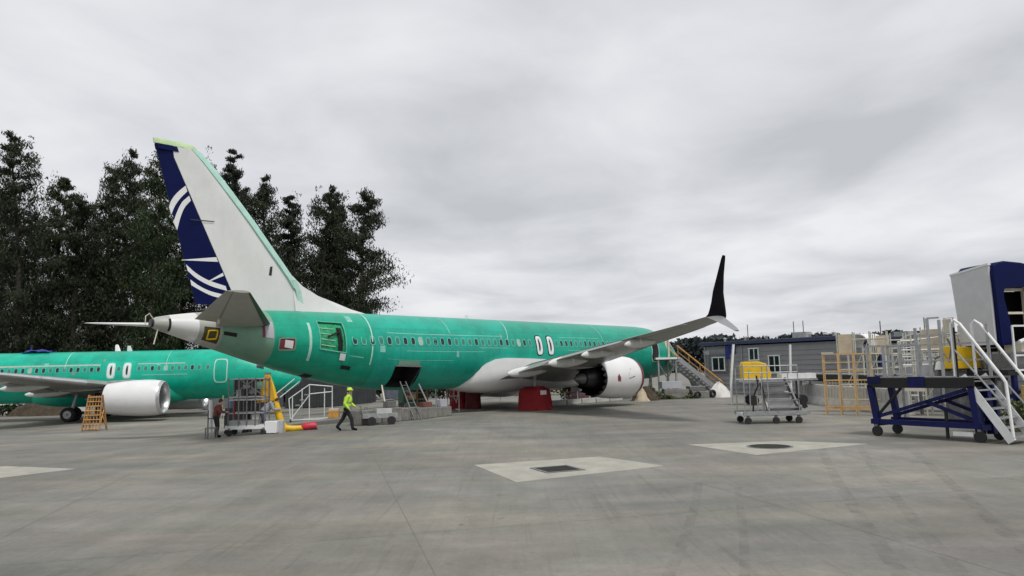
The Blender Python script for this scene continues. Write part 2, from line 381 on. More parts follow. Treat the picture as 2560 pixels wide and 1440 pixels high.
# ------------------------------------------------------------------ aircraft
FS = np.array([  # x, half width, top z, bottom z
 (.02, .05, 2.82, 2.68), (.25, .42, 3.18, 2.32), (.7, .76, 3.50, 2.06), (1.2, 1.02, 3.74, 1.88), (1.8, 1.26, 4.02, 1.73), (2.4, 1.45, 4.50, 1.62),
 (3.0, 1.60, 4.86, 1.54), (3.8, 1.73, 5.15, 1.46), (4.8, 1.83, 5.34, 1.41), (6.0, 1.88, 5.41, 1.38), (7.2, 1.88, 5.42, 1.38),
 (26., 1.88, 5.42, 1.38), (28., 1.88, 5.42, 1.39), (30., 1.87, 5.42, 1.46), (32., 1.83, 5.42, 1.68), (34., 1.72, 5.41, 2.08), (36., 1.52, 5.39, 2.60),
 (37.5, 1.30, 5.33, 3.05), (39., 1.00, 5.22, 3.54), (40., .76, 5.12, 3.87), (41., .50, 4.98, 4.20), (41.5, .34, 4.88, 4.36), (41.62, .24, 4.80, 4.44)])
def fsec(x): return tuple(float(np.interp(x, FS[:, 0], FS[:, k])) for k in (1, 2, 3))
def smooth_fsec(x):
    d = .35; a = np.mean([fsec(min(max(x+t, .02), 41.62)) for t in np.linspace(-d, d, 7)], 0) if 1.5 < x < 41. else fsec(x); return tuple(a)
def fpt(x, a, off=0.):
    wd, tp, bt = smooth_fsec(x); zc, h = (tp+bt)/2, (tp-bt)/2
    nx, nz = math.sin(a)/wd, math.cos(a)/h; l = math.hypot(nx, nz)
    return (x, wd*math.sin(a)+nx/l*off, zc+h*math.cos(a)+nz/l*off)
def aang(x, z):
    wd, tp, bt = smooth_fsec(x); return math.acos(max(-1, min(1, (z-(tp+bt)/2)/((tp-bt)/2))))
def ppatch(b, x0, x1, a0, a1, off, nx=6, na=8, mi=0, skew=0.):
    P = []; F = []
    for i in range(nx+1):
        for j in range(na+1):
            a = a0+(a1-a0)*j/na; P.append(fpt(x0+(x1-x0)*i/nx+skew*j/na, a, off))
    for i in range(nx):
        for j in range(na): q = i*(na+1)+j; F.append((q, q+1, q+na+2, q+na+1))
    return b.add(P, F, mi)
def pring(b, cx, za, zb, wx, t, off, n=20, mi=0, power=3., th=.02):
    # rounded-rectangle outline band lying on the fuselage side
    def pts(sx, sz, o):
        out = []; zc, zh = (za+zb)/2, (zb-za)/2
        for k in range(n):
            q = 2*math.pi*k/n; c_, s_ = math.cos(q), math.sin(q)
            u = math.copysign(abs(c_)**(2/power), c_)*sx; v = math.copysign(abs(s_)**(2/power), s_)*sz
            out.append(fpt(cx+u, aang(cx+u, zc+v), o))
        return out
    zh = (zb-za)/2
    b.loft([pts(wx/2, zh, off), pts(wx/2, zh, off+th), pts(wx/2-t, zh-t, off+th), pts(wx/2-t, zh-t, off)], False, mi); return b
def pdisc(b, cx, za, zb, wx, off, n=14, mi=0, power=3.):
    P = []; zc, zh = (za+zb)/2, (zb-za)/2
    for k in range(n):
        q = 2*math.pi*k/n; c_, s_ = math.cos(q), math.sin(q)
        u = math.copysign(abs(c_)**(2/power), c_)*wx/2; v = math.copysign(abs(s_)**(2/power), s_)*zh
        P.append(fpt(cx+u, aang(cx+u, zc+v), off))
    P.append(fpt(cx, aang(cx, zc), off))
    b.add(P, [(k, (k+1) % n, n) for k in range(n)], mi); return b

def foil(xle, chord, y, z, tc, f0=0., f1=1., n=9, camber=.015, rotz=0., dz=0., vert=False):
    up_, lo = [], []
    for i in range(n+1):
        u = f0+(f1-f0)*(.5-.5*math.cos(math.pi*i/n))
        t = 5*tc*(.2969*math.sqrt(u)-.126*u-.3516*u*u+.2843*u**3-.1030*u**4)
        cz = camber*4*u*(1-u)
        up_.append((u, cz+t)); lo.append((u, cz-t))
    pts = up_ + lo[::-1][1:] if f0 <= 0 else up_+lo[::-1]
    if f0 <= 0: pts = pts[:-1]
    out = []
    for u, t in pts:
        du = (u-f0)*chord; dx, dzz = du*math.cos(rotz)+t*chord*math.sin(rotz), -du*math.sin(rotz)+t*chord*math.cos(rotz)
        if vert: out.append((xle+f0*chord+du, y+t*chord, z))
        else: out.append((xle+f0*chord+dx, y, z+dzz+dz))
    return out
def wing_at(y):
    y = abs(y)
    xle = float(np.interp(y, [0, 1.88, 5.6, 16.75], [13.6, 15.3, 17.75, 24.5]))
    xte = float(np.interp(y, [0, 1.88, 5.6, 16.75], [23.45, 23.4, 23.45, 26.28]))
    z = float(np.interp(y, [0, 1.88, 3., 5.6, 8., 11, 13.5, 15, 16.75], [1.80, 2.0, 2.36, 2.82, 3.14, 3.55, 3.87, 4.07, 4.34]))
    tc = float(np.interp(y, [0, 5.6, 17.1], [.145, .12, .10]))
    return xle, xte-xle, z, tc

def make_aircraft(name, label, cut, pose, cfg):
    ax, az, hd, g = pose
    s_, c_ = math.sin(hd), math.cos(hd)
    root = bpy.data.objects.new(name, None); C.objects.link(root); root.location = (ax, az, g)
    root.rotation_euler = (0, 0, math.atan2(-c_, -s_)+cfg.get('yaw', 0)); tag(root, label, 'airliner')
    X = lambda x: x+cut if x < 12 else x
    main = cfg['main']
    NS = 64
    st = list(np.arange(.02, .9, .12))+list(np.arange(.9, 6.1, .3))+[6.1, 7.2]
    st += ([8.5, 10., 12, 14, 16, 18, 20, 21.5, 23, 25, 27, 28.75, 29.3, 29.9, 30.45, 31, 31.7, 32.4, 33.4, 33.75, 34.1, 34.45, 34.75] if main else
           [12.0, 14, 16, 18, 20, 22, 24, 26, 28, 29, 30, 31, 32, 33, 34, 34.5])
    st += list(np.arange(35.2, 41.55, .4))+[41.5, 41.62]
    st = sorted(set(round(float(x), 3) for x in st))
    if main:
        for extra in (36.9, 39.1, 40.0, 41.05): st.append(extra)
        st = sorted(st)
    def fmat(x):
        if not main: return 0 if x < 40 else 1
        return 2 if x < 21.5 else 1 if x < 31.7 else 0 if x < 36.9 else 3 if x < 39.1 else 4 if x < 40.0 else 5 if x < 41.05 else 6
    fb = MB(); P = []; F = []; MI = []
    for x in st:
        for k in range(NS): p = fpt(x, 2*math.pi*k/NS); P.append((X(x), p[1], p[2]))
    for i in range(len(st)-1):
        xm = (st[i]+st[i+1])/2
        for k in range(NS):
            if main and 28.75 < xm < 30.45 and 20 <= k < 28: continue
            if main and 33.4 < xm < 34.75 and 9 <= k < 18: continue
            k2 = (k+1) % NS; F.append((i*NS+k, i*NS+k2, (i+1)*NS+k2, (i+1)*NS+k)); MI.append(fmat(xm))
    F.append(tuple(range(NS))); MI.append(0)
    F.append(tuple((len(st)-1)*NS+k for k in range(NS))[::-1]); MI.append(6 if main else 1)
    fb.add(P, F); fb.m = MI
    fus = recalc(fb.build('fuselage', [GA, GB, GC, SAGE, STAB, FINW, STAB] if main else [GL, WHITE], root, 40))
    # cockpit windows
    for (x0, x1, z0, z1) in ((1.95, 2.65, 3.72, 4.25), (2.75, 3.3, 3.75, 4.25)):
        for sgn in (1, -1):
            a0, a1 = aang((x0+x1)/2, z1), aang((x0+x1)/2, z0)
            if sgn < 0: a0, a1 = -a1, -a0
            b = MB(); ppatch(b, x0, x1, a0, a1, .012, 3, 3); b.v = [(X(p[0]), p[1], p[2]) for p in b.v]
            b.build('cockpit_window', GLASS, fus)
    # cabin windows: one mesh per kind, copied along the side
    kinds = []
    for gm, fm in ((GLASS, WFR), (FILM, WFR), (MASK, WFR2)):
        fr = MB(); pring(fr, 20, 3.72, 4.18, .33, .05, .0, 14, 0, 3, .012)
        gl = MB(); pdisc(gl, 20, 3.75, 4.15, .27, .006)
        fo = fr.build('window', fm, root); go = gl.build('pane', gm, fo); kinds.append((fo, go))
    x = 7.0+.0; first = set(); n = 0
    while X(x) < 33.05 if True else False:
        wx = X(x) if x < 12 else x
        skip = any(abs(wx-q) < .48 for q in cfg['exits']) or (cut and 7.2 < x < 12)
        if not skip:
            k = random.choice((0, 0, 0, 1, 1, 1, 2)); fo, go = kinds[k]
            if k in first: fo2 = fo.copy(); C.objects.link(fo2); go2 = go.copy(); C.objects.link(go2); go2.parent = fo2
            else: fo2 = fo; first.add(k)
            fo2.location = (wx-20, 0 if wx < 31 else -.03*(wx-31), 0)
        x += .508
    for k in range(3):
        if k not in first: bpy.data.objects.remove(kinds[k][1]); bpy.data.objects.remove(kinds[k][0])
    for ex in cfg['exits']:
        b = MB(); pring(b, ex, 3.24, 4.38, .52, .12, .0, 24, 0, 4, .022); f = b.build('overwing_exit', WHITE, root)
        b = MB(); pdisc(b, ex, 3.32, 4.30, .34, .008); b.build('exit_panel', WHITE, f)
        b = MB(); pdisc(b, ex, 3.52, 4.12, .17, .016, 14, 0, 2.2); b.build('pane', GLASS, f)
        b = MB(); pring(b, ex, 3.18, 4.44, .64, .06, .0, 24, 0, 4, .010); b.build('masking_band', BLACK if main else MINT, f)
    # forward service doorway; main aircraft's open one gets painted shade, a flat dark patch
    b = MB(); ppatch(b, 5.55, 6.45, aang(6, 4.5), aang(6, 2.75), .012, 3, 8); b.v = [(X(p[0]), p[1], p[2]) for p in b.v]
    d = b.build('service_doorway', DARK if main else GL, root)
    b = MB(); pring(b, 6.0, 2.68, 4.58, 1.06, .08, .0, 20, 0, 5, .03); b.v = [(X(p[0]), p[1], p[2]) for p in b.v]; b.build('door_frame', MINT, d)
    # section joints: pale sealant bands
    for (xj, a0, a1, wd, sk) in cfg['seams']:
        b = MB(); ppatch(b, xj, xj+wd, a0, a1, .005, 1, 16, 0, sk); b.build('sealant_band', MINT, root)
    STRIP = M('pale_tape', (.20, .50, .42), .5, 0, .2, 5)
    for (x0, x1, z0, z1) in ([(22.5, 30.9, 4.30, 4.34), (24.2, 29.8, 3.40, 3.43), (26.5, 31.0, 2.95, 2.97), (32.4, 33.2, 3.15, 3.19), (22.2, 24.6, 3.62, 3.65), (13., 17.2, 4.32, 4.35), (14.2, 16.6, 3.5, 3.53)] if main else [(19.6, 33.0, 4.24, 4.36), (13.2, 16.8, 4.28, 4.36), (13.0, 16.4, 3.42, 3.46)]):
        b = MB(); ppatch(b, x0, x1, aang((x0+x1)/2, z1), aang((x0+x1)/2, z0), .004, 12, 1); b.build('tape_strip', STRIP if main else MASK, root)
    for q in range(9):
        x0 = 22.5+q*1.25+random.uniform(-.3, .3) if main else 13+q*2.1; zz0 = random.uniform(2.5, 5.0)
        b = MB(); ppatch(b, x0, x0+random.uniform(.12, .5), aang(x0, zz0+random.uniform(.08, .4)), aang(x0, zz0), .004, 2, 3); b.build('tape_patch', random.choice((STRIP, SAGE, GB, GA)), root)
    # antennas
    for (xa, hgt) in cfg['antennas']:
        z = smooth_fsec(xa)[1]
        MB().loft([foil(xa, .42, 0, z-.03, .14, vert=True), foil(xa+.16, .24, 0, z+hgt, .14, vert=True)]).build('blade_antenna', WHITE, root)
    # belly fairing
    b = MB(); rings = []
    for x, wd, zt, zb in ((13.2, .3, 1.75, 1.5), (13.8, 1.25, 2.1, 1.28), (14.8, 1.95, 2.55, 1.12), (16.5, 2.12, 2.75, 1.02), (19., 2.16, 2.95, 1.0), (21., 2.16, 3.02, 1.0), (22.5, 2.14, 3.05, 1.02), (23.3, 2.06, 2.98, 1.06), (24.0, 1.86, 2.74, 1.14), (24.55, 1.55, 2.4, 1.24), (24.95, 1.1, 2.02, 1.34), (25.2, .5, 1.7, 1.42)):
        ring = []
        for k in range(25):
            a = math.pi/2*(-1)+math.pi*k/24
            yy = math.sin(a); zzv = math.cos(a)
            ring.append((x, wd*math.copysign(abs(yy)**.75, yy), zt-(zt-zb)*max(0, zzv)**.6))
        ring += [(x, wd*.6, min(zt+.02, 3.4)), (x, -wd*.6, min(zt+.02, 3.4))]
        rings.append(ring)
    recalc(b.loft(rings).build('belly_fairing', WHITE if main else GL, root, 40))
    # wings
    for sd_ in (1, -1):
        ys = [1.2, 1.88, 3.0, 4.2, 5.6, 7.5, 9.5, 11.6, 13.6, 15.5]
        b = MB(); rings = []
        for y in ys:
            xl, ch, z, tc_ = wing_at(y); rings.append(foil(xl, ch, y*sd_, z, tc_, 0, .74, 10))
        b.loft(rings)
        rings = [foil(*[wing_at(y)[i] for i in (0, 1)], y*sd_, wing_at(y)[2], wing_at(y)[3], 0, 1, 10) for y in (15.5, 16.2, 16.75)]
        b.loft(rings)
        wg = recalc(b.build('wing', WING, root, 40))
        def panel(nm, y0, y1, f0, f1, defl, dz, mat, n=6):
            b = MB(); rings = []
            for i in range(n+1):
                y = y0+(y1-y0)*i/n; xl, ch, z, tc_ = wing_at(y); rings.append(foil(xl, ch, y*sd_, z-dz, tc_, f0, f1, 6, rotz=0))
            for ring in rings:     # hinge down about the leading edge of the panel
                x0 = min(p[0] for p in ring)
                for i, p in enumerate(ring): ring[i] = (p[0], p[1], p[2]-(p[0]-x0)*math.tan(defl))
            b.loft(rings); return recalc(b.build(nm, mat, wg, 40))
        panel('flap', 2.25, 5.35, .745, 1.0, R(7), .05, WING); panel('flap', 5.75, 11.45, .75, 1.0, R(5), .03, WING)
        panel('aileron', 11.6, 15.4, .75, 1.0, R(1), .0, WING)
        # leading edge slats (bright strip)
        for y0, y1 in ((6.6, 9.4), (9.45, 12.3), (12.35, 15.4), (2.2, 4.0)):
            b = MB(); rings = []
            for i in range(5):
                y = y0+(y1-y0)*i/4; xl, ch, z, tc_ = wing_at(y); rings.append(foil(xl-.035, ch*1.0, y*sd_, z, tc_*1.06, 0, .10, 6))
            b.loft(rings); recalc(b.build('slat', ALU, wg, 40))
        # flap track fairings
        for y in (3.55, 6.6, 9.2, 12.2):
            xl, ch, z, tc_ = wing_at(y); b = MB(); rings = []
            ln = 3.4 if y < 8 else 2.6
            for i in range(11):
                t = i/10; x = xl+ch*1.10-ln*(1-t); rr = (.30 if y < 8 else .22)*max(.02, math.sin(math.pi*min(1, t*.86+.05)))**.7*(1 if t < .95 else .55)
                cz = z-.14-.17*t
                rings.append([(x, y*sd_+rr*.72*math.cos(q), cz+rr*math.sin(q)) for q in [2*math.pi*k/12 for k in range(12)]])
            recalc(b.loft(rings).build('flap_track_fairing', FINW, wg, 40))
        # split winglet
        b = MB(); rings = []
        for (y, z, xl, ch) in ((16.75, 4.34, 24.5, 1.78), (16.86, 4.44, 24.66, 1.63), (16.95, 4.62, 24.86, 1.46), (17.05, 4.9, 25.12, 1.22), (17.2, 5.35, 25.5, .93), (17.5, 6.05, 25.98, .56), (17.74, 6.6, 26.28, .36), (17.8, 6.74, 26.38, .24)):
            tlt = .85*min(1, max(0, (z-4.34)/.3)); ring = foil(xl, ch, 0, 0, .10, 0, 1, 8)
            rings.append([(p[0], sd_*(y-p[2]*tlt), z+p[2]*(1-tlt)) for p in ring])
        recalc(b.loft(rings).build('winglet', BLACK if main else WHITE, wg, 40))
        b = MB(); rings = []
        for (y, z, xl, ch) in ((16.78, 4.32, 24.7, 1.60), (17.1, 4.17, 25.0, 1.25), (17.7, 3.84, 25.5, .72), (17.9, 3.71, 25.75, .45)):
            ring = foil(xl, ch, 0, 0, .13, 0, 1, 8); rings.append([(p[0], sd_*(y+p[2]*.6), z+p[2]*.8) for p in ring])
        recalc(b.loft(rings).build('lower_winglet', M('winglet_grey', (.24, .245, .25), .4, 0, .1, 2), wg, 40))
        # engine
        ex, ey, ez = cfg['engine_x'], 4.87*sd_, cfg['engine_z']; sc_ = cfg.get('engine_scale', 1.)
        NE = 72
        prof = [(.10, .98), (.03, 1.03), (0, 1.07), (.04, 1.115), (.25, 1.18), (.7, 1.235), (1.3, 1.255), (2.0, 1.235), (2.8, 1.165), (3.4, 1.085), (3.72, 1.04)]
        b = MB(); rings = []
        for t, r in prof[2:]: rings.append([(ex+t*sc_, ey+r*sc_*math.cos(2*math.pi*k/NE), ez+r*sc_*math.sin(2*math.pi*k/NE)) for k in range(NE)])
        # toothed trailing edge
        tooth = [(ex+(3.72+(.36 if k % 4 == 2 else .20 if k % 4 in (1, 3) else 0))*sc_, ey+1.01*sc_*math.cos(2*math.pi*k/NE), ez+1.01*sc_*math.sin(2*math.pi*k/NE)) for k in range(NE)]
        b.loft(rings, False)
        cw = recalc(b.build('engine_cowl', WHITE, root, 40))
        b = MB(); b.loft([rings[-1], tooth], False); inner = [(p[0]-.012, ey+(p[1]-ey)*.975, ez+(p[2]-ez)*.975) for p in tooth]
        back = [(ex+3.2*sc_, ey+.98*sc_*math.cos(2*math.pi*k/NE), ez+.98*sc_*math.sin(2*math.pi*k/NE)) for k in range(NE)]
        back2 = [(ex+2.2*sc_, ey+.92*sc_*math.cos(2*math.pi*k/NE), ez+.92*sc_*math.sin(2*math.pi*k/NE)) for k in range(NE)]
        b.loft([tooth, inner, back, back2], False)
        recalc(b.build('chevron_nozzle', DARKM, cw, 30))
        b = MB().revolve([(x_*sc_, r_*sc_) for x_, r_ in [(.9, .93), (.4, .94), (.12, .985), (.03, 1.03), (0, 1.07), (.04, 1.118), (.2, 1.175)]+([(.42, 1.212)] if main else [])], (ex, ey, ez), 'x', 48); b.build('inlet_lip', MAROON if main else ALU, cw)
        if main:
            b = MB().revolve([(.02*sc_, 1.05*sc_), (-.02, 1.0*sc_), (-.05, .6*sc_), (-.06, .02)], (ex, ey, ez), 'x', 40); b.build('inlet_cover', MAROON, cw)
        else:
            b = MB().revolve([(.92*sc_, .95*sc_), (.93*sc_, .35*sc_), (.6*sc_, .2*sc_), (.4*sc_, .02)], (ex, ey, ez), 'x', 32); b.build('fan_hub', DARKM, cw)
            bl = MB()
            for k in range(18):
                q = 2*math.pi*k/18; bl.add([(ex+.86*sc_, ey+.28*sc_*math.cos(q), ez+.28*sc_*math.sin(q)), (ex+.78*sc_, ey+.9*sc_*math.cos(q-.12), ez+.9*sc_*math.sin(q-.12)), (ex+.9*sc_, ey+.9*sc_*math.cos(q+.14), ez+.9*sc_*math.sin(q+.14)), (ex+.92*sc_, ey+.28*sc_*math.cos(q+.2), ez+.28*sc_*math.sin(q+.2))], [(0, 1, 2, 3)])
            bl.build('fan', GALVD, cw)
        b = MB().revolve([(2.3, .9), (2.35, .62), (3.2, .70), (3.9, .66), (4.6, .50), (4.9, .44), (4.88, .40), (4.4, .42)], (ex, ey, ez), 'x', 36); b.build('core_cowl', DARKM, cw)
        b = MB().revolve([(4.3, .36), (4.9, .34), (5.4, .2), (5.7, .03)], (ex, ey, ez), 'x', 24); b.build('exhaust_plug', GALVD, cw)
        xl, ch, z, tc_ = wing_at(4.87)
        b = MB(); rings = []
        for x, zt, zb, wd in ((14.9, 3.0, 2.86, .10), (15.9, 3.10, 2.7, .22), (17.4, 3.05, 2.5, .26), (18.6, 2.80, 2.35, .26), (20., 2.6, 2.30, .22), (21.4, 2.55, 2.42, .08)):
            rings.append([(x, ey-wd, zb), (x, ey+wd, zb), (x, ey+wd*.7, zt), (x, ey-wd*.7, zt)])
        recalc(b.loft(rings).build('pylon', WING if main else GALV, root, 25))
        if main and sd_ > 0:   # vents on the outboard side of the cowl
            def cpt(t, q, o):
                r = float(np.interp(t, [p[0] for p in prof[2:]], [p[1] for p in prof[2:]]))*sc_+o
                return (ex+t*sc_, ey+r*math.cos(q), ez+r*math.sin(q))
            b = MB(); b.add([cpt(2.75, .20, .012), cpt(2.6, .0, .012), cpt(2.6, -.18, .012), cpt(2.86, -.17, .012), cpt(2.9, .04, .012)], [(0, 1, 2, 3, 4)]); b.build('vent', MAROON, cw)
            b = MB(); b.add([cpt(1.55, .42, .012), cpt(1.25, .02, .012), cpt(1.85, -.08, .012), cpt(1.85, .16, .012)], [(0, 1, 2, 3)]); b.build('vent', GALVD, cw)
        # main gear
        gx, gy = 21.1, 2.86*sd_
        MB().tube([(gx-.3, gy-.25*sd_, 2.3), (gx, gy, .55)], .13, 12).build('gear_strut', GALV, root)
        MB().tube([(gx, gy-.62*sd_, .56), (gx, gy+.45*sd_, .56)], .07, 10).build('axle', GALV, root)
        for dy in (-.43, .43):
            wl = MB().revolve([(-.19, .33), (-.20, .48), (-.12, .555), (.12, .555), (.20, .48), (.19, .33)], (gx, gy+dy, .56), 'y', 28, cap=True).build('wheel', RUB, root)
            MB().revolve([(-.205, .30), (-.205, .06), (.205, .06), (.205, .30)], (gx, gy+dy, .56), 'y', 20).build('rim', GALV, wl)
        # horizontal stabilizer
        zt = 5.30 if sd_ > 0 else 5.05
        b = MB(); b2 = MB(); r1 = []; r2 = []
        for t in np.linspace(0, 1, 7):
            y = .55+(7.15-.55)*t; xl = 36.62+(41.16-36.62)*t; xt = 40.35+(42.0-40.35)*t; z = 4.60+(zt-4.60)*t; tc_ = .10
            r1.append(foil(xl, xt-xl, y*sd_, z, tc_, 0, .70, 8, 0)); r2.append(foil(xl, xt-xl, y*sd_, z, tc_, .715, 1, 5, 0))
        sm_ = (STAB if sd_ > 0 else M('shade_lifted_tail_paint', (.80, .79, .77), .45, 0, .05, 1.5)) if main else GL  # port side coloured paler to offset the shade on its underside
        hs = recalc(b.loft(r1).build('stabilizer', sm_, root, 40)); recalc(b2.loft(r2[1:]).build('elevator', sm_, hs, 40))
        b = MB(); rings = []
        for t in np.linspace(.04, .98, 7):
            y = .55+(7.15-.55)*t; xl = 36.62+(41.16-36.62)*t; xt = 40.35+(42.0-40.35)*t; z = 4.60+(zt-4.60)*t
            rings.append(foil(xl-.03, xt-xl, y*sd_, z, .112, 0, .09, 5, 0))
        recalc(b.loft(rings).build('leading_edge', DGREEN if main else GL, hs, 40))
    # nose gear
    nx_ = X(4.1)
    MB().tube([(nx_-.2, 0, 1.6), (nx_, 0, .4)], .09, 10).build('nose_strut', GALV, root)
    for dy in (-.2, .2):
        wl = MB().revolve([(-.10, .18), (-.10, .30), (-.06, .34), (.06, .34), (.10, .30), (.10, .18)], (nx_, dy, .345), 'y', 22, cap=True).build('wheel', RUB, root)
    # fin and rudder
    ht = lambda z: float(np.interp(z, [5, 6.6, 12.4], [.30, .27, .15]))
    xle = lambda z: float(np.interp(z, [5.0, 5.42, 6.6, 7.07, 8.43, 9.46, 10.91, 12.16, 12.29], [34.15, 34.35, 34.95, 35.30, 36.42, 37.26, 38.55, 39.72, 40.0]))
    xh = lambda z: float(np.interp(z, [5.0, 6.23, 11.86], [37.85, 38.43, 41.08]))
    xte = lambda z: float(np.interp(z, [5.05, 12.21], [39.74, 41.76]))
    zs = list(np.linspace(5.02, 12.22, 16))
    def vring(z, x0, x1, t0, t1, tp, nose):
        n = 8; L_ = []; 
        for i in range(n+1):
            u = i/n; x = x0+(x1-x0)*u
            t = (tp*math.sqrt(min(1, u/.35)) if nose and u < .35 else None)
            tt = t if t is not None else (t0+(t1-t0)*((u-.35)/.65 if nose else u))
            L_.append((x, max(tt, .012)))
        return [(x, t, z) for x, t in L_]+[(x, -t, z) for x, t in reversed(L_)]
    b = MB(); recalc_f = b.loft([vring(z, xle(z), xh(z)-.03, ht(z), ht(z)*.72, ht(z), True) for z in zs])
    fin = recalc(b.build('fin', FINW if main else WHITE, root, 40))
    b = MB(); b.loft([vring(z, xh(z), xte(z), ht(z)*.70, .02, 0, False) for z in zs if z > 5.04])
    rud = recalc(b.build('rudder', NAVY if main else WHITE, root, 40))
    b = MB(); b.loft([[(xle(z)-.05, 0, z), (xle(z)+.12, ht(z)*.66, z), (xle(z)+.42, ht(z)*.97+.012, z), (xle(z)+.55, -ht(z)*.97-.012, z), (xle(z)+.12, -ht(z)*.66, z)] for z in zs if z > 6.2], True)
    recalc(b.build('leading_edge', MINT, fin, 50))
    b = MB(); b.loft([vring(12.225, 39.95, 41.8, .15, .03, .15, True), vring(12.36, 40.02, 41.82, .14, .03, .13, True), vring(12.44, 40.2, 41.83, .10, .02, .09, True)])
    recalc(b.build('fin_tip_cap', LIME, fin, 40))
    b = MB(); dz = [(31.0, 5.43), (31.9, 5.62), (32.8, 5.90), (33.8, 6.19), (34.69, 6.62), (35.28, 7.1)]
    rings = []
    for x, z in dz:
        t = .05+.16*(x-31.0)/4.3; rings.append([(x, t*1.9, 5.36), (x+.02, t, (z+5.36)/2), (x+.03, t*.35, z-.02), (x+.03, 0, z), (x+.03, -t*.35, z-.02), (x+.02, -t, (z+5.36)/2), (x, -t*1.9, 5.36)])
    recalc(b.loft(rings).build('dorsal_fillet', FINW if main else WHITE, fin, 50))
    if main:
        def ry(x, z): u = (x-xh(z))/max(.1, xte(z)-xh(z)); u = min(1, max(0, u)); return ht(z)*.70*(1-u)+.02*u
        def band(la, lb, nm, host, mat, yf, sub=6, offs=.007):
            for sgn in (1, -1):
                def dens(Lx):
                    o_ = []
                    for i in range(len(Lx)-1):
                        for k in range(sub): t = k/sub; o_.append((Lx[i][0]*(1-t)+Lx[i+1][0]*t, Lx[i][1]*(1-t)+Lx[i+1][1]*t))
                    return o_+[Lx[-1]]
                A, B = dens(la), dens(lb); P = []
                for (x1, z1), (x2, z2) in zip(A, B): P += [(x1, sgn*(yf(x1, z1)+offs), z1), (x2, sgn*(yf(x2, z2)+offs), z2)]
                MB().add(P, [(2*i, 2*i+1, 2*i+3, 2*i+2) for i in range(len(A)-1)]).build(nm, mat, host)
        def crv(L4):   # Catmull-Rom through 4 points
            L4 = [np.array(p) for p in L4]; Q = [2*L4[0]-L4[1]]+L4+[2*L4[-1]-L4[-2]]; o_ = []
            for i in range(1, len(Q)-2):
                for k in range(5):
                    t = k/5; p0, p1, p2, p3 = Q[i-1:i+3]
                    o_.append(tuple(.5*((2*p1)+(-p0+p2)*t+(2*p0-5*p1+4*p2-p3)*t*t+(-p0+3*p1-3*p2+p3)*t**3)))
            return o_+[tuple(L4[-1])]
        for la, lb in (([(40.48, 10.57), (40.80, 10.22), (41.02, 9.86), (41.09, 9.55)], [(40.40, 10.33), (40.66, 10.0), (40.86, 9.65), (41.0, 9.25)]),
                       ([(40.32, 10.15), (40.60, 9.82), (40.78, 9.37), (40.90, 8.95)], [(40.24, 9.95), (40.48, 9.61), (40.63, 9.16), (40.74, 8.60)]),
                       ([(40.33, 7.18), (39.92, 6.84), (39.39, 6.56), (38.63, 6.34)], [(40.25, 6.90), (39.86, 6.59), (39.27, 6.31), (38.56, 6.13)]),
                       ([(40.13, 6.54), (39.74, 6.28), (39.26, 6.08), (38.55, 5.93)], [(40.08, 6.30), (39.67, 6.08), (39.2, 5.88), (38.5, 5.73)])):
            band(crv(la), crv(lb), 'emblem_arc', rud, WHITE, ry, 1)
        band([(40.5, 7.36), (39.08, 7.59)], [(40.5, 7.34), (39.0, 7.39)], 'emblem_ray', rud, WHITE, ry)
        band([(39.36, 6.53), (38.78, 6.92)], [(39.34, 6.50), (38.73, 6.79)], 'emblem_ray', rud, WHITE, ry)
        band([(41.72, 12.2), (40.88, 12.2)], [(41.66, 11.98), (40.80, 11.98)], 'hinge_horn', fin, NAVY, lambda x, z: ht(z)*.86, 1, .012)
        fy = lambda x, z: ht(z)
        band([(40.28, 9.13), (39.22, 9.17)], [(40.26, 9.08), (39.22, 9.13)], 'hinge_line', fin, DARKM, lambda x, z: ht(z)*.95, 4, .012)
        band([(36.55, 7.38), (36.43, 7.40)], [(36.62, 6.98), (36.48, 6.96)], 'vent', fin, DARKM, fy, 4, .006)
        band([(35.42, 6.86), (35.20, 6.30), (35.05, 5.42)], [(35.18, 6.86), (34.92, 6.30), (34.75, 5.42)], 'sealant_band', fin, MINT, lambda x, z: ht(z)*.86+.02, 4, .01)
        # aft cargo hatch opening
        b = MB(); ins = MB()
        A0, A1 = 2*math.pi*20/NS, 2*math.pi*28/NS
        rim = [fpt(x_, a_) for x_, a_ in [(28.75, A0), (30.45, A0), (30.45, A1), (28.75, A1)]]
        deep = [(p[0], p[1]*.2-.2, p[2]*.6+1.1) for p in rim]
        ho = MB().add(rim+deep, [(0, 1, 5, 4), (1, 2, 6, 5), (2, 3, 7, 6), (3, 0, 4, 7), (4, 5, 6, 7)]).build('cargo_hold', DARK, root, 0)
        b = MB(); b.beam(fpt(28.75, A0, .02), fpt(30.45, A0, .02), .07); b.beam(fpt(28.75, A0, .02), fpt(28.75, A1, .02), .05); b.beam(fpt(30.45, A0, .02), fpt(30.45, A1, .02), .05); b.build('hatch_frame', GALVD, ho)
        b = MB(); ppatch(b, 28.9, 30.3, aang(29.6, 2.95), aang(29.6, 2.68), .03, 4, 3); b.build('hatch_door', SAGE, ho)
        # aft service door: recessed, braced panel in a pale frame
        a0, a1 = 2*math.pi*9/NS, 2*math.pi*18/NS
        b = MB(); ppatch(b, 33.4, 34.75, a0, a1, -.07, 5, 9); dr = b.build('aft_door', M('door_green', (.01, .30, .12), .4, 0, .45, 6), root)
        b = MB()
        for pa, pb in (((33.4, a0), (34.75, a0)), ((34.75, a0), (34.75, a1)), ((34.75, a1), (33.4, a1)), ((33.4, a1), (33.4, a0))):
            seq = [fpt(pa[0]+(pb[0]-pa[0])*t, pa[1]+(pb[1]-pa[1])*t, .01) for t in np.linspace(0, 1, 7)]
            b.tube(seq, .035, 6)
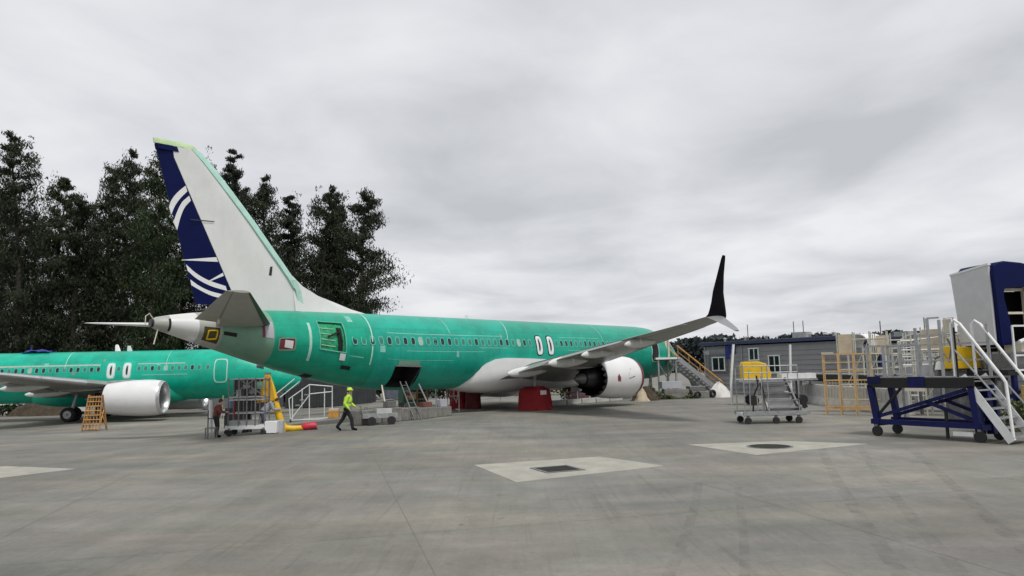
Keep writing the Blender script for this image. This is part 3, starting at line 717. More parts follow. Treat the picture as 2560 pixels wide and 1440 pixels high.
        b.build('door_frame', MATS['window_sealant'], dr)
        b = MB()
        for q in ((33.62, .05), (33.75, .0)): b.tube([fpt(q[0], a0+(a1-a0)*t, -.02) for t in np.linspace(.2, .95, 6)], .06, 6)
        b.tube([fpt(33.65, a0+.3, .05), fpt(34.1, a0+.42, .06), fpt(34.35, a0+.5, .02)], .05, 6); b.tube([fpt(33.62, a0+.2, .0), fpt(33.8, a0+.28, .12), fpt(33.6, a0+.6, .0)], .05, 6)
        b.build('door_hinge', DARK, dr)
        for q in (.25, .45, .65, .85): 
            b = MB(); b.tube([fpt(x_, a0+(a1-a0)*q, -.05) for x_ in (33.95, 34.3, 34.68)], .02, 6); b.build('door_rib', MINT, dr)
        b = MB(); ppatch(b, 33.42, 33.72, aang(33.6, 3.33), aang(33.6, 3.02), .05, 2, 2); b.build('paper_sheet', WHITE, dr)
        b = MB(); ppatch(b, 32.97, 33.5, aang(33.2, 2.74), aang(33.2, 2.56), .008, 2, 2); b.build('drain_panel', DARK, root)
        b = MB(); ppatch(b, 34.5, 34.95, aang(34.7, 2.38), aang(34.7, 2.12), .008, 2, 3); b.build('service_hatch', DARK, root)
        # placard, stains and covers near the tail
        b = MB(); ppatch(b, 35.96, 36.70, aang(36.3, 4.02), aang(36.3, 3.50), .02, 3, 3); pl = b.build('placard', MAROON, root)
        b = MB(); ppatch(b, 36.06, 36.44, aang(36.3, 3.93), aang(36.3, 3.60), .028, 2, 2); b.build('paper_sheet', WHITE, pl)
        b = MB(); pring(b, 36.33, 3.47, 4.05, .80, .05, .02, 16, 0, 8, .02); b.build('placard_frame', SAGE, pl)
        b = MB(); ppatch(b, 36.95, 37.32, aang(37.1, 4.75), aang(37.1, 4.02), .012, 2, 4); b.build('cover_plate', BLDL, root)
        b = MB(); ppatch(b, 37.33, 37.45, aang(37.4, 4.60), aang(37.4, 4.05), .012, 1, 4); b.build('cover_plate', MAROON, root)
        b = MB(); ppatch(b, 39.2, 39.82, aang(39.5, 4.46), aang(39.5, 3.86), .012, 3, 3); pn = b.build('access_panel', M('olive_cover', (.05, .05, .015), .6, 0, .3, 4), root)
        b = MB(); pring(b, 39.48, 3.95, 4.36, .40, .05, .016, 12, 0, 8, .015); b.build('panel_frame', YEL, pn)
        b = MB(); ppatch(b, 38.52, 39.05, aang(38.8, 4.26), aang(38.8, 4.10), .012, 3, 2); b.build('stabilizer_slot', DARK, root)
        b = MB(); ppatch(b, 41.05, 41.14, aang(41.1, 4.8), aang(41.1, 4.3), .006, 1, 5); b.build('panel_gap', DARK, root)
        b = MB(); ppatch(b, 35.15, 35.28, aang(35.2, 4.75), aang(35.2, 3.0), .005, 1, 8); b.build('sealant_band', MINT, root)
        b = MB(); b.tube([(41.58, 0, 4.62), (41.72, 0, 4.62)], .17, 14); b.build('exhaust_pipe', DARKM, root)
        # warning ribbons hanging from the tail
        MB().beam((41.45, .15, 4.42), (41.62, .18, 3.75), .07, .01).build('ribbon', CREAM, root)
        MB().tube([(41.6, .0, 4.8), (41.75, 0, 5.02), (41.9, 0, 4.9), (41.9, 0, 4.55)], .02, 6).build('tail_hoop', CREAM, root)
    return root

MAIN = make_aircraft('airliner', 'green primed airliner with navy rudder, white fin and split winglet, standing in the middle', 0., (13.323, 60.552, .7417, 0.),
    dict(main=True, exits=(19.35, 18.28), engine_x=14.2, engine_z=1.74, engine_scale=1.04, seams=((31.7, R(12), R(115), .07, 0.25), (21.5, R(8), R(70), .05, .6), (26.6, R(5), R(60), .03, 0), (12.5, R(5), R(70), .03, 0)), antennas=((23.5, .22),)))
LEFT = make_aircraft('airliner', 'bright green primed airliner behind the tail of the other, cut off by the left edge', 4.4, (-13.3, 61.5, R(84), -.8),
    dict(main=False, exits=(18.75, 17.55), engine_x=13.55, engine_z=1.72, seams=((22.2, R(5), R(80), .05, 0), (14.6, R(5), R(70), .03, 0)), antennas=((17.9, .42),), engine_scale=1.08))
def from_main(l): s_, c_ = math.sin(.7417), math.cos(.7417); return (13.323-l[0]*s_+l[1]*c_, 60.552-l[0]*c_-l[1]*s_, l[2])
MROT = math.atan2(-math.cos(.7417), -math.sin(.7417))
LHD = R(84)
def from_left(l): s_, c_ = math.sin(LHD), math.cos(LHD); return (-13.3-l[0]*s_+l[1]*c_, 61.5-l[0]*c_-l[1]*s_, l[2]-.8)
# blue tarpaulin on the crown of the left aircraft
t = thing('tarpaulin', 'dark blue tarpaulin lying on top of the left green fuselage', 'tarpaulin', from_left((25.1, 0, 5.42)), math.atan2(-math.cos(LHD), -math.sin(LHD)))
b = MB(); P = []; F = []
for i in range(9):
    for j in range(7):
        x = -1.05+2.1*i/8; y = -.6+1.2*j/6; P.append((x, y, .10+.10*math.sin(i*1.7+j)*.5+.05*math.cos(j*2.1)-.33*abs(y)**2+.12*(1-abs(x)/1.1)))
for i in range(8):
    for j in range(6): F.append((i*7+j, (i+1)*7+j, (i+1)*7+j+1, i*7+j+1))
b.add(P, F); o = b.build('sheet', TARPB, t); sm = o.modifiers.new('thick', 'SOLIDIFY'); sm.thickness = .03
MB().tube([(.75, -.3, .1), (.72, -.3, .5)], .07, 8).build('rolled_end', TARPB, t)

# red fabric covers over the main wheels
def gear_cover(loc, rz, label, mats, w_, d_, h_, tagged):
    t = thing('gear_cover', label, 'wheel cover', loc, rz, 'red fabric covers over the main wheels')
    b = MB(); rings = []; n = 36
    for i, (z, s_) in enumerate(((0.01, 1.08), (.12, 1.03), (.5, 1.0), (.95, .97), (1.2, .92), (h_-.12, .80), (h_, .55))):
        ring = []
        for k in range(n):
            q = 2*math.pi*k/n; c_, q2 = math.cos(q), math.sin(q)
            u = math.copysign(abs(c_)**.5, c_)*w_/2*s_; v = math.copysign(abs(q2)**.5, q2)*d_/2*s_
            f = 1+.06*math.sin(k*2.4+i*.9)*(1.2-z/h_); ring.append((u*f, v*f, z))
        rings.append(ring)
    b.loft(rings); b.build('cover', mats, t, 60)
    MB().tube([(-w_*.45, -d_*.52, h_*.62), (0, -d_*.56, h_*.60), (w_*.45, -d_*.52, h_*.62)], .02, 6).build('strap', DRED, t)
    if tagged: MB().box((.15, -d_*.47, h_-.2), (.5, .03, .24)).build('tag', WHITE, t)
    return t
gp = from_main((21.1, 2.86, 0)); gear_cover((gp[0], gp[1], 0), MROT, 'bright red cover with a white tag over the wheels nearest the engine', RED, 1.42, 1.72, 1.36, False)
MB().box((0, 0, 0), (.5, .03, .24)).build('tag', WHITE, bpy.data.objects['gear_cover']).matrix_local = Matrix.Translation((.25, .885, 1.02))
gp = from_main((21.1, -2.86, 0)); gear_cover((gp[0]-.55, gp[1]-.3, 0), R(2), 'red cover left of the dark gear leg under the belly fairing', RED, 1.0, 1.2, 1.35, False)
gp = from_main((21.1, -2.86, 0)); gear_cover((gp[0]+.42, gp[1]-.75, 0), R(2), 'dark maroon tall cover on the gear leg behind the belly fairing', DRED, .95, 1.0, 1.95, False)

# ------------------------------------------------------------------ trees
def tree(px_, y, h, r, kind, seed, label):
    g = np.random.default_rng(seed); x = px_; z0 = gz(x, y)
    t = thing('conifer_tree' if kind < 2 else 'broadleaf_tree', label, 'tree', (x, y, z0), 0, 'dark trees behind the parked airliners')
    lean = g.normal(0, .012, 2)
    b = MB(); pts = [(lean[0]*h*q*q*3, lean[1]*h*q*q*3, h*q) for q in (0, .25, .5, .75, .97)]
    b.tube(pts, [.42, .34, .25, .14, .03], 8)
    nb = 74 if kind < 2 else 62; V = []; F = []
    cl = []
    for i in range(nb):
        q = .13+.87*(i+g.random())/nb; q = min(q, .99)
        if kind == 0: pr_ = r*(1.0*(1-q)**.62+.10)*(.55+.6*g.random())
        elif kind == 1: pr_ = r*(math.sin(math.pi*min(1, .22+q*.78))**.6*.85+.12)*(.5+.65*g.random())
        else: pr_ = r*(math.sin(math.pi*min(1, .25+q*.72))**.5)*(.55+.5*g.random())
        an = g.random()*2*math.pi; rise = (.30 if kind == 0 else .55 if kind == 1 else .8)*(.4+g.random()) - (.15 if q < .4 and kind == 0 else 0)
        base = np.array([lean[0]*h*q*q*3, lean[1]*h*q*q*3, h*q-.04*h*(1 if kind else .4)*g.random()])
        tip = base+np.array([math.cos(an)*pr_, math.sin(an)*pr_, rise*pr_]); tip[2] = min(tip[2], h*1.0)
        if i % 2 == 0: b.tube([base, base*.5+tip*.5+[0, 0, .1*pr_], tip], [.075*(1-q)+.03, .035, .012], 4)
        m_ = int(150+190*pr_/max(r, .1)) ; tt = g.random(m_)**.65
        c = base[None]+(tip-base)[None]*tt[:, None]; sp = (.18+.42*tt*(.4+.6*g.random()))*min(1.6, .35+pr_*.32)
        c = c+g.normal(0, 1, (m_, 3)).clip(-1.9, 1.9)*sp[:, None]*np.array([1, 1, .55]); cl.append(c)
    k_ = 3400; qq = .10+.84*g.random(k_); env = r*((1-qq)**.6*.62+.06 if kind == 0 else np.sin(np.pi*np.minimum(1, .22+qq*.76))**.6*.60)
    aa = g.random(k_)*6.283; rr_ = env*np.sqrt(g.random(k_)); cl.append(np.stack([rr_*np.cos(aa), rr_*np.sin(aa), qq*h], 1))
    # leader tuft
    c = np.stack([g.normal(0, .28, 60), g.normal(0, .28, 60), h*(.88+.13*g.random(60))], 1); c[:, :2] *= (1.06-c[:, 2:3]/h).clip(.1)*9; cl.append(c)
    c = np.concatenate(cl); n = len(c)
    sz = (.075+.115*g.random(n)); d1 = g.normal(0, 1, (n, 3)); d1[:, 2] = np.abs(d1[:, 2])*1.5+.5; d1 /= np.linalg.norm(d1, axis=1)[:, None]
    d2 = np.cross(d1, g.normal(0, 1, (n, 3))); d2 /= np.linalg.norm(d2, axis=1)[:, None]
    d1 *= (sz*1.5)[:, None]; d2 *= (sz*.42)[:, None]
    V = np.stack([c-d1, c-d2*.9+d1*.1, c+d1*1.1, c+d2], 1).reshape(-1, 3)
    me = bpy.data.meshes.new('crown'); me.vertices.add(len(V)); me.vertices.foreach_set('co', V.ravel())
    me.loops.add(n*4); me.loops.foreach_set('vertex_index', np.arange(n*4)); me.polygons.add(n); me.polygons.foreach_set('loop_start', np.arange(n)*4)
    me.update(calc_edges=True); me.materials.append(LEAF[kind])
    o = bpy.data.objects.new('crown', me); C.objects.link(o); o.parent = t
    b.build('trunk', BARK, t); return t
def px2w(px, D): return (px-1280)/1822*D
TREES = [  # photo column, top row, crown half width in photo px, depth, kind, label
 (-70, 400, 95, 88, 1, 'dark tree mostly outside the left edge of the photo'),
 (48, 336, 82, 84, 1, 'tallest tree at the left edge, with spiky twin tops'),
 (112, 428, 50, 90, 2, 'round crowned tree right of the tall one at the left edge'),
 (178, 492, 66, 86, 1, 'short olive tree in the dip between the two tall left groups'),
 (250, 408, 60, 92, 2, 'loose grey topped tree left of the broad tree behind the tail'),
 (298, 364, 90, 88, 1, 'broad high tree standing left of the tail fin'),
 (372, 372, 80, 84, 2, 'greener tree whose top stands just left of the fin tip'),
 (452, 440, 80, 94, 1, 'tree hidden mostly behind the navy rudder'),
 (512, 366, 78, 92, 0, 'narrow tree whose spire shows right of the fin tip'),
 (556, 418, 72, 95, 0, 'tree on the slope between the fin tip spire and the shorter fin edge tree'),
 (592, 470, 70, 96, 0, 'shorter tree along the sloping front edge of the fin'),
 (660, 444, 82, 90, 1, 'bushy tree right of the middle of the fin'),
 (735, 478, 58, 94, 0, 'slim tree between the bushy tree and the two right hand spires'),
 (792, 466, 72, 88, 1, 'tree above the dorsal fillet with a spiky flat top'),
 (850, 496, 66, 91, 0, 'tree second from the right end of the wood'),
 (898, 484, 80, 86, 1, 'rightmost tree of the wood, with a branch reaching over the fuselage')]
for i, (px, ty, hw, D, kd, lb) in enumerate(TREES):
    x = px2w(px, D); hz = 923+(1280-px)*.024; h = (hz-ty)/1822*D*1.01+CAM_H-gz(x, D)
    tree(x, D, h, hw/1822*D*1.15, kd, 100+i, lb)
for i, (px, ty, hw, D, kd, lb) in enumerate([(0, 470, 80, 104, 1, 'tree filling the gap behind the spiky left trees'), (80, 530, 80, 106, 1, 'tree in the second row behind the round crowned tree'),
    (215, 560, 90, 107, 1, 'tree in the second row behind the olive dip tree'), (340, 470, 95, 104, 1, 'tree in the second row behind the broad tree left of the fin'), (420, 560, 90, 106, 1, 'tree in the second row behind the rudder'),
    (600, 600, 85, 105, 0, 'tree in the second row low behind the fin front edge'), (700, 580, 85, 107, 1, 'tree in the second row behind the bushy tree'), (820, 600, 90, 105, 1, 'tree in the second row low over the dorsal fillet')]):
    x = px2w(px, D); hz = 923+(1280-px)*.024; h = (hz-ty)/1822*D+CAM_H-gz(x, D)
    tree(x, D, h, hw/1822*D*1.2, kd, 300+i, lb)
# low growth under the wood and the far-off wood on the right: each one mass
def leafmass(name, boxes, n, size, mat, label, cat):
    g = np.random.default_rng(len(name)+n); P = []
    for (x0, x1, y0, y1, hf) in boxes:
        k = int(n*(x1-x0)/sum(bb[1]-bb[0] for bb in boxes)); xs = g.uniform(x0, x1, k); ys = g.uniform(y0, y1, k)
        hh = hf*(.86+.05*np.sin(xs*.21)+.04*np.sin(xs*.57)+.03*np.sin(xs*1.7)) if size > .6 else hf*(.55+.25*np.sin(xs*.35)+.20*np.sin(xs*.83+1.3)+.10*np.sin(xs*2.1)+.07*np.sin(xs*4.7)); P.append(np.stack([xs, ys, hh*g.random(k)**.6], 1))
    c = np.concatenate(P); n = len(c); sz = size*(.5+g.random(n)); d1 = g.normal(0, 1, (n, 3)); d1 /= np.linalg.norm(d1, axis=1)[:, None]
    d2 = np.cross(d1, g.normal(0, 1, (n, 3))); d2 /= np.linalg.norm(d2, axis=1)[:, None]; d1 *= sz[:, None]; d2 *= (sz*.6)[:, None]
    c[:, 2] += [gz(a, b_) for a, b_ in c[:, :2]]
    V = np.stack([c-d1, c-d2, c+d1, c+d2], 1).reshape(-1, 3); me = bpy.data.meshes.new(name)
    me.vertices.add(len(V)); me.vertices.foreach_set('co', V.ravel()); me.loops.add(n*4); me.loops.foreach_set('vertex_index', np.arange(n*4))
    me.polygons.add(n); me.polygons.foreach_set('loop_start', np.arange(n)*4); me.update(calc_edges=True); me.materials.append(mat)
    o = bpy.data.objects.new(name, me); C.objects.link(o); return tag(o, label, cat, None, 'stuff')
leafmass('undergrowth', [(-72, -14, 79, 83, 6.5), (-40, -18, 74, 76, 2.6)], 20000, .45, LEAF[0], 'dark undergrowth below the trees, with a nearer strip added to darken the background', 'undergrowth')  # second, nearer strip is added to darken the view below the left airliner
leafmass('far_woods', [(40, 175, 235, 250, 12.5), (-40, 40, 240, 250, 7)], 32000, .8, leafmat('far_leaves', (.02, .028, .03), (.045, .055, .055)), 'distant dark treeline above the grey site buildings', 'woods')
leafmass('weeds', [(9.6, 11.6, 52.2, 53.4, 1.5), (11.6, 13.0, 52.6, 53.6, .9)], 1500, .085, LEAFW, 'scruffy weeds beside the junk heap below the ramp', 'weeds')

# ------------------------------------------------------------------ site buildings on the right
def wall_box(t, name, mat, p, q, z0, z1, thick=.2):
    p, q = Vector((p[0], p[1])), Vector((q[0], q[1])); d = (q-p); ln = d.length; d.normalize(); n = Vector((d.y, -d.x))
    b = MB(); A = [p, q, q-n*thick, p-n*thick]; b.prism([(a.x, a.y) for a in A], z0, z1, 'xy'); return b.build(name, mat, t)
def site_building(loc, ang, ln, dp, h, label, wins, mat, cladding=True):
    t = thing('site_building', label, 'building', loc, ang, 'grey single storey site buildings')
    MB().box((ln/2, dp/2, h/2-.05), (ln-.04, dp-.04, h-.1)).build('wall', mat, t)
    # lapped boards of the front and left side
    nb = int(h/.36)
    for i in range(nb):
        z = .06+i*.36
        b = MB(); b.prism([(-.05, z), (-.012, z+.355), (.0, z+.355), (.0, z)], .0, ln, 'yz'); o = b.build('board', mat, t)
        b = MB(); b.prism([(-.05, z), (-.012, z+.355), (.0, z+.355), (.0, z)], -.05, dp, 'xz'); o = b.build('board', mat, t)
    r = MB().box((ln/2, dp/2, h+.12), (ln+.7, dp+.7, .24)).build('roof', TRIMN, t)
    MB().box((ln/2, dp/2, h+.26), (ln+.5, dp+.5, .05)).build('roof_sheet', GALVD, r)
    for (x, z, w_, hh, kind) in wins:
        f = MB()
        for c_, d_ in (((x, -.075, z+hh/2), (w_+.16, .07, .09)), ((x, -.075, z-hh/2), (w_+.16, .09, .09)), ((x-w_/2, -.075, z), (.09, .07, hh)), ((x+w_/2, -.075, z), (.09, .07, hh)), ((x+.02, -.07, z), (.07, .05, hh))): f.box(c_, d_)
        fo = f.build('window', SWHITE if kind != 'navy' else TARPB, t)
        MB().box((x-w_/4, -.055, z), (w_/2, .02, hh)).build('pane', GLASS, fo); MB().box((x+w_/4, -.052, z), (w_/2, .02, hh)).build('pane', GLASS, fo)
        if kind == 'trim': 
            s_ = MB()
            for c_, d_ in (((x, -.065, z+hh/2+.15), (w_+.7, .05, .2)), ((x, -.065, z-hh/2-.15), (w_+.7, .05, .2)), ((x-w_/2-.2, -.065, z), (.28, .05, hh+.1)), ((x+w_/2+.2, -.065, z), (.28, .05, hh+.1))): s_.box(c_, d_)
            s_.build('window_surround', GALVD, fo)
    return t
angA = math.atan2(52-60, 22.25-15.71)
bA = site_building((15.7, 60.2, 0), angA, 13.0, 6.0, 3.92, 'long grey site building with dark roof edge behind the grey step cart', [(1.35, 2.42, 1.15, 1.05, 'trim'), (6.3, 2.3, .9, 1.3, ''), (4.6, 3.1, .8, .9, '')], BLDG)
MB().box((.25, -.085, 3.35), (.55, .04, .35)).build('sign_plate', BLDL, bA)
MB().box((2.25, -.09, 3.3), (.36, .06, 1.0)).build('blue_panel', TARPB, bA); MB().box((2.75, -.10, 3.55), (.5, .06, .7)).build('blue_panel', TARPB, bA)
MB().box((10.5, -.08, 3.0), (.9, .05, .12)).build('white_lamp', SWHITE, bA)
angB = math.atan2(41-48.5, 25.6-22.3)
bB = site_building((22.1, 48.8, 0), angB, 12.0, 7.0, 3.55, 'grey site building with navy framed windows behind the blue work stand', [(2.4, 2.6, .8, 1.1, 'navy'), (5.2, 3.0, .9, .9, 'navy'), (8.0, 2.5, .9, 1.2, '')], BLDG)
MB().box((1.9, -.09, 1.6), (.9, .05, 2.3)).build('door', DGREEN, bB)
MB().box((4.6, -.12, 1.3), (3.6, .1, .9)).build('pale_board', BLDL, bB)
for x in (1.2, 3.1, 5.0, 8.6, 10.4):
    f = MB().tube([(x, 1.2, 4.0), (x, 1.2, 4.42)], .09, 8).build('roof_vent', GALV, bA); MB().revolve([(0, .16), (.06, .16), (.14, .02)], (x, 1.2, 4.42), 'z', 10).build('vent_cap', GALV, f)
bars(bA, 'mast', GALVD, [((x, 3.0, 4.0), (x, 3.0, 5.6)) for x in (2.2, 6.3, 7.1)], .05)
MB().box((7.2, 2.5, 4.4), (1.1, .8, .6)).build('air_unit', GALV, bA)
MB().tube([(3.55, -.12, .1), (3.55, -.12, 3.8)], .05, 8).build('downpipe', GALV, bA); MB().tube([(.1, -.12, .1), (.1, -.12, 3.8)], .05, 8).build('downpipe', GALV, bA)
MB().box((3.0, 2., 3.95), (1.0, .8, .5)).build('air_unit', GALV, bB); bars(bB, 'mast', GALVD, [((x, 2.0, 3.7), (x, 2.0, 5.0)) for x in (1.2, 4.4)], .05)
# arched white covers standing in front of the second building
for k, (x, y, w_, lb) in enumerate(((21.0, 43.6, 1.5, 'white arched frame over the doorway of the farther grey building, left one'), (22.9, 40.6, 2.4, 'white low arched roof sheet above the grey building, next to the blue stand rails'))):
    t = thing('arched_canopy', lb, 'canopy', (x, y, 0), angB+.05, 'white arched canopies')
    b = MB(); n = 12; prof = [(-w_/2*math.cos(math.pi*i/n), 3.25+(.75 if k == 0 else .6)*math.sin(math.pi*i/n)) for i in range(n+1)]
    poly = prof+[(p[0]*.97, p[1]-.06) for p in reversed(prof)]
    for i in range(n):
        b.prism([prof[i], prof[i+1], (prof[i+1][0], prof[i+1][1]-.06), (prof[i][0], prof[i][1]-.06)], -.7, .7, 'xz')
    b.build('canopy', SWHITE, t)
    bars(t, 'post', SWHITE, [((sx*w_/2, sy, 0), (sx*w_/2, sy, 3.27)) for sx in (-1, 1) for sy in (-.66, .66)], .07)

# low concrete barriers, pipe rack, pale back wall
for k in range(4):
    t = thing('barrier_block', ('pale ribbed concrete barrier nearest the blue stand', 'pale ribbed concrete barrier behind the orange rack', 'pale ribbed concrete barrier right of the grey step cart', 'pale ribbed concrete barrier half hidden by the grey step cart')[k], 'barrier', (16.9+.1*k, 33.2+3.05*k, 0), R(90), 'pale concrete barriers')
    b = MB(); b.prism([(-.32, 0), (.32, 0), (.30, .2), (.14, .45), (.11, 1.12), (-.11, 1.12), (-.14, .45), (-.30, .2)], -1.45, 1.45, 'yz'); b.build('block', CONL, t, 30, .02)
    for q in range(8): MB().box((-1.26+q*.36, .125, .8), (.06, .05, .5)).build('rib', CONL, t)
t = thing('pipe_rack', 'dark low rack with white rails running behind the concrete barriers', 'rack', (17.9, 32.5, 0), R(90))
bars(t, 'post', GALVD, [((x, 0, 0), (x, 0, 1.75)) for x in np.arange(0, 13, 2.0)], .1)
bars(t, 'rail', SWHITE, [((-.2, -.02, 1.2), (12.5, -.02, 1.2)), ((-.2, -.02, 1.72), (12.5, -.02, 1.72))], .07)
MB().box((6.1, .15, 1.46), (12.4, .25, .4)).build('dark_beam', DARK, t)

# ------------------------------------------------------------------ blue work stand with stair
E1 = math.atan2(-.843, .538)
st = thing('work_stand', 'blue wheeled work platform with white stair rails at the right', 'work stand', (11.45, 23.75, 0), E1)
MB().box((1.58, .6, 1.83), (3.25, 1.25, .05)).build('deck', GALVD, st)
MB().box((1.58, -.03, 1.68), (3.22, .05, .30)).build('skirt', DARK, st); MB().box((1.58, 1.23, 1.68), (3.22, .05, .30)).build('skirt', DARK, st); MB().box((-.03, .6, 1.68), (.05, 1.2, .30)).build('skirt', DARK, st)
for x, y, dx in ((.02, .03, .16), (3.08, .03, .10), (.02, 1.17, .16), (3.08, 1.17, .10)):
    MB().beam((x, y, 1.60), (x+dx, y, .40), .17, .17).build('leg', SBLUE, st)
bars(st, 'bottom_beam', SBLUE, [((-.02, .03, .46), (3.3, .03, .46)), ((-.02, 1.17, .46), (3.3, 1.17, .46)), ((.12, 0, .40), (.12, 1.2, .40)), ((3.18, 0, .40), (3.18, 1.2, .40))], .13, .16)
bars(st, 'brace', SBLUE, [((.2, .05, .62), (2.95, .05, 1.5)), ((.2, 1.15, .62), (2.95, 1.15, 1.5)), ((1.75, .05, 1.12), (3.05, .05, .62)), ((1.75, 1.15, 1.12), (3.05, 1.15, .62))], .09, .10)
bars(st, 'brace', DARK, [((.25, .05, .72), (1.0, .05, 1.52)), ((2.3, .04, .9), (2.3, .04, .06))], .07)
bars(st, 'jack_leg', SBLUE, [((2.95, .4, 1.5), (3.05, .4, .2)), ((3.1, .75, 1.5), (3.2, .75, .2))], .2)
for x, y in ((.14, .03), (3.2, .03), (.14, 1.17), (3.2, 1.17)): caster(st, x, y, .16, .09)
MB().box((1.55, -.06, 1.70), (.5, .05, .34)).build('control_box', SBLUE, st); MB().box((1.5, -.06, 1.48), (.6, .05, .1)).build('bracket', CREAM, st)
MB().box((.2, -.06, 1.78), (.4, .05, .2)).build('control_box', SBLUE, st)
MB().box((2.75, .0, .22), (.55, .02, .12)).build('name_plate', SWHITE, st)
bars(st, 'rail_post', GALV, [((x, y, 1.85), (x, y, z)) for x, y, z in ((.0, 0, 2.85), (.55, 0, 2.85), (1.1, 0, 2.85), (1.62, 0, 3.35), (2.0, 0, 3.62), (2.35, 0, 3.55), (2.7, 0, 3.4), (.0, 1.2, 2.85), (1.05, 1.2, 2.85), (2.1, 1.2, 2.85), (3.1, 1.2, 3.4))], .07)
bars(st, 'rail', GALV, [((0, 0, 2.85), (1.62, 0, 2.85)), ((0, 0, 2.35), (2.7, 0, 2.35)), ((0, 1.2, 2.85), (3.1, 1.2, 2.85)), ((0, 1.2, 2.35), (3.1, 1.2, 2.35)), ((0, 0, 2.85), (0, 1.2, 2.85)), ((2.0, 0, 3.62), (2.35, 0, 3.62)), ((1.62, 0, 3.1), (2.7, 0, 3.1))], .05)
MB().tube([(1.9, .3, 2.0), (2.0, .3, 2.4), (2.25, .35, 2.55), (2.4, .3, 2.3), (2.5, .3, 2.75), (2.42, .25, 3.0)], .03, 6).build('hose', GALVD, st)
# stair
for y in (0, 1.2):
    MB().beam((2.86, y, 1.88), (4.02, y, .08), .05, .22).build('stringer', SWHITE, st)
    MB().tube([(2.68, y, 1.88), (2.68, y, 3.40), (2.78, y, 3.52), (2.93, y, 3.40), (3.94, y, 1.82), (4.0, y, 1.70), (4.06, y, .2)], .042, 10).build('handrail', SWHITE, st)
    MB().tube([(2.68, y, 2.7), (4.0, y, .95)], .028, 8).build('mid_rail', GALV, st)
for k in range(7):
    t_ = (k+.6)/7; MB().box((2.86+1.16*t_, .6, 1.88-1.8*t_), (.24, 1.14, .04)).build('tread', GALV, st)
bars(st, 'rail_post', DARK, [((2.74, .02, 1.6), (2.74, .02, 3.3))], .05)

t = thing('rail_platform', 'pale tubular platform crowded with rails and cream cabinets, behind the blue stand', 'work platform', (14.6, 27.6, 0), R(-24))
PS = M('pale_steel', (.50, .49, .42), .5, .3, .2, 5)
MB().box((1.6, .7, 1.62), (3.4, 1.5, .1)).build('deck', GALVD, t)
bars(t, 'leg', GALV, [((x, y, 0), (x, y, 1.6)) for x in (.05, 1.6, 3.15) for y in (0, 1.4)], .09)
bars(t, 'rail_post', PS, [((x, y, 1.65), (x, y, z)) for x, y, z in ((0, 0, 3.1), (.35, 0, 3.45), (.42, 0, 3.0), (.95, 0, 3.0), (1.5, 0, 3.9), (1.78, 0, 3.9), (2.15, 0, 3.55), (2.5, 0, 3.8), (3.1, 0, 3.5), (0, 1.4, 3.1), (.8, 1.4, 3.3), (1.6, 1.4, 3.5), (2.4, 1.4, 3.5), (3.1, 1.4, 3.5))], .06, None, True)
bars(t, 'rail', SWHITE, [((0, 0, 2.75), (3.1, 0, 2.75)), ((0, 0, 2.2), (3.1, 0, 2.2)), ((0, 1.4, 3.1), (3.1, 1.4, 3.4)), ((0, 1.4, 2.5), (3.1, 1.4, 2.5)), ((1.5, 0, 3.9), (1.78, 0, 3.9)), ((0, 0, 3.1), (.42, 0, 3.1))], .05, None, True)
for x, z, w_, hh, mt in ((1.64, 3.62, .24, .5, CREAM), (2.3, 3.42, .34, .55, CREAM), (2.78, 3.35, .4, .6, BEIGE), (2.4, 2.45, .5, .8, SWHITE), (.7, 2.0, .55, .6, BLDL), (1.4, 1.95, .4, .5, GALVD)): MB().box((x, .6, z), (w_, .4, hh)).build('cabinet', mt, t, 35, .015)
for k in range(4): MB().tube([(1.9+.22*k, -.03, 1.7), (1.86+.22*k, -.06, 2.3), (1.98+.2*k, -.03, 2.6), (1.9+.24*k, .05, 3.1)], .022, 6).build('hose', GALVD, t)
MB().prism([(.9, 2.0), (1.5, 2.0), (1.5, 2.65)], -.05, -.02, 'xz').build('white_gusset', SWHITE, t)
for x, y, rz, sc_, lb in ((17.9, 34.6, -48, .95, 'pale tubular platform with cream cabinets in front of the farther grey building'), (20.6, 38.0, -30, 1.0, 'pale tubular platform farthest back among the rails on the right')):
    c = copy_tree(t); c.location = (x, y, 0); c.rotation_euler = (0, 0, R(rz)); c.scale = (sc_,)*3; c['label'] = lb; c['group'] = 'pale tubular platforms'
t['group'] = 'pale tubular platforms'
# covered access tower at the right edge
tw = thing('access_tower', 'tall tower with navy rounded canopy and pale side panel at the right edge', 'access tower', (16.75, 25.4, 0), R(10))
b = MB(); b.prism([(0, 2.84), (0, 5.62), (1.75, 5.45), (1.5, 2.84)], -.03, .05, 'yz'); b.build('side_panel', M('pale_grey_panel', (.56, .56, .56), .4, 0, .06, 2), tw)
MB().prism([(-.02, 5.62), (-.02, 5.70), (1.78, 5.52), (1.76, 5.45)], -.05, .07, 'yz').build('panel_edge', SWHITE, tw)
outer = [(0.08, 2.82), (.06, 4.2), (.02, 5.35), (.06, 5.58), (.18, 5.70), (.5, 5.76), (1.2, 5.70), (2.0, 5.52), (2.9, 5.35), (3.0, 2.82)]
inner = [(.62, 2.9), (.52, 3.6), (.36, 4.45), (.38, 4.72), (.46, 4.80), (.6, 4.82), (1.1, 4.84), (1.62, 4.86), (2.4, 4.86), (2.4, 2.9)]
b = MB(); b.loft([[(p[0], -.15, p[1]) for p in inner], [(p[0], -.15, p[1]) for p in outer], [(p[0], 1.5, p[1]) for p in outer], [(p[0], 1.5, p[1]) for p in inner], [(p[0], -.15, p[1]) for p in inner]], False)
recalc(b.build('canopy', NAVY, tw, 50, .09))
MB().box((1.5, 1.2, 3.7), (2.0, .1, 2.2)).build('back_panel', DARK, tw)
f = MB()
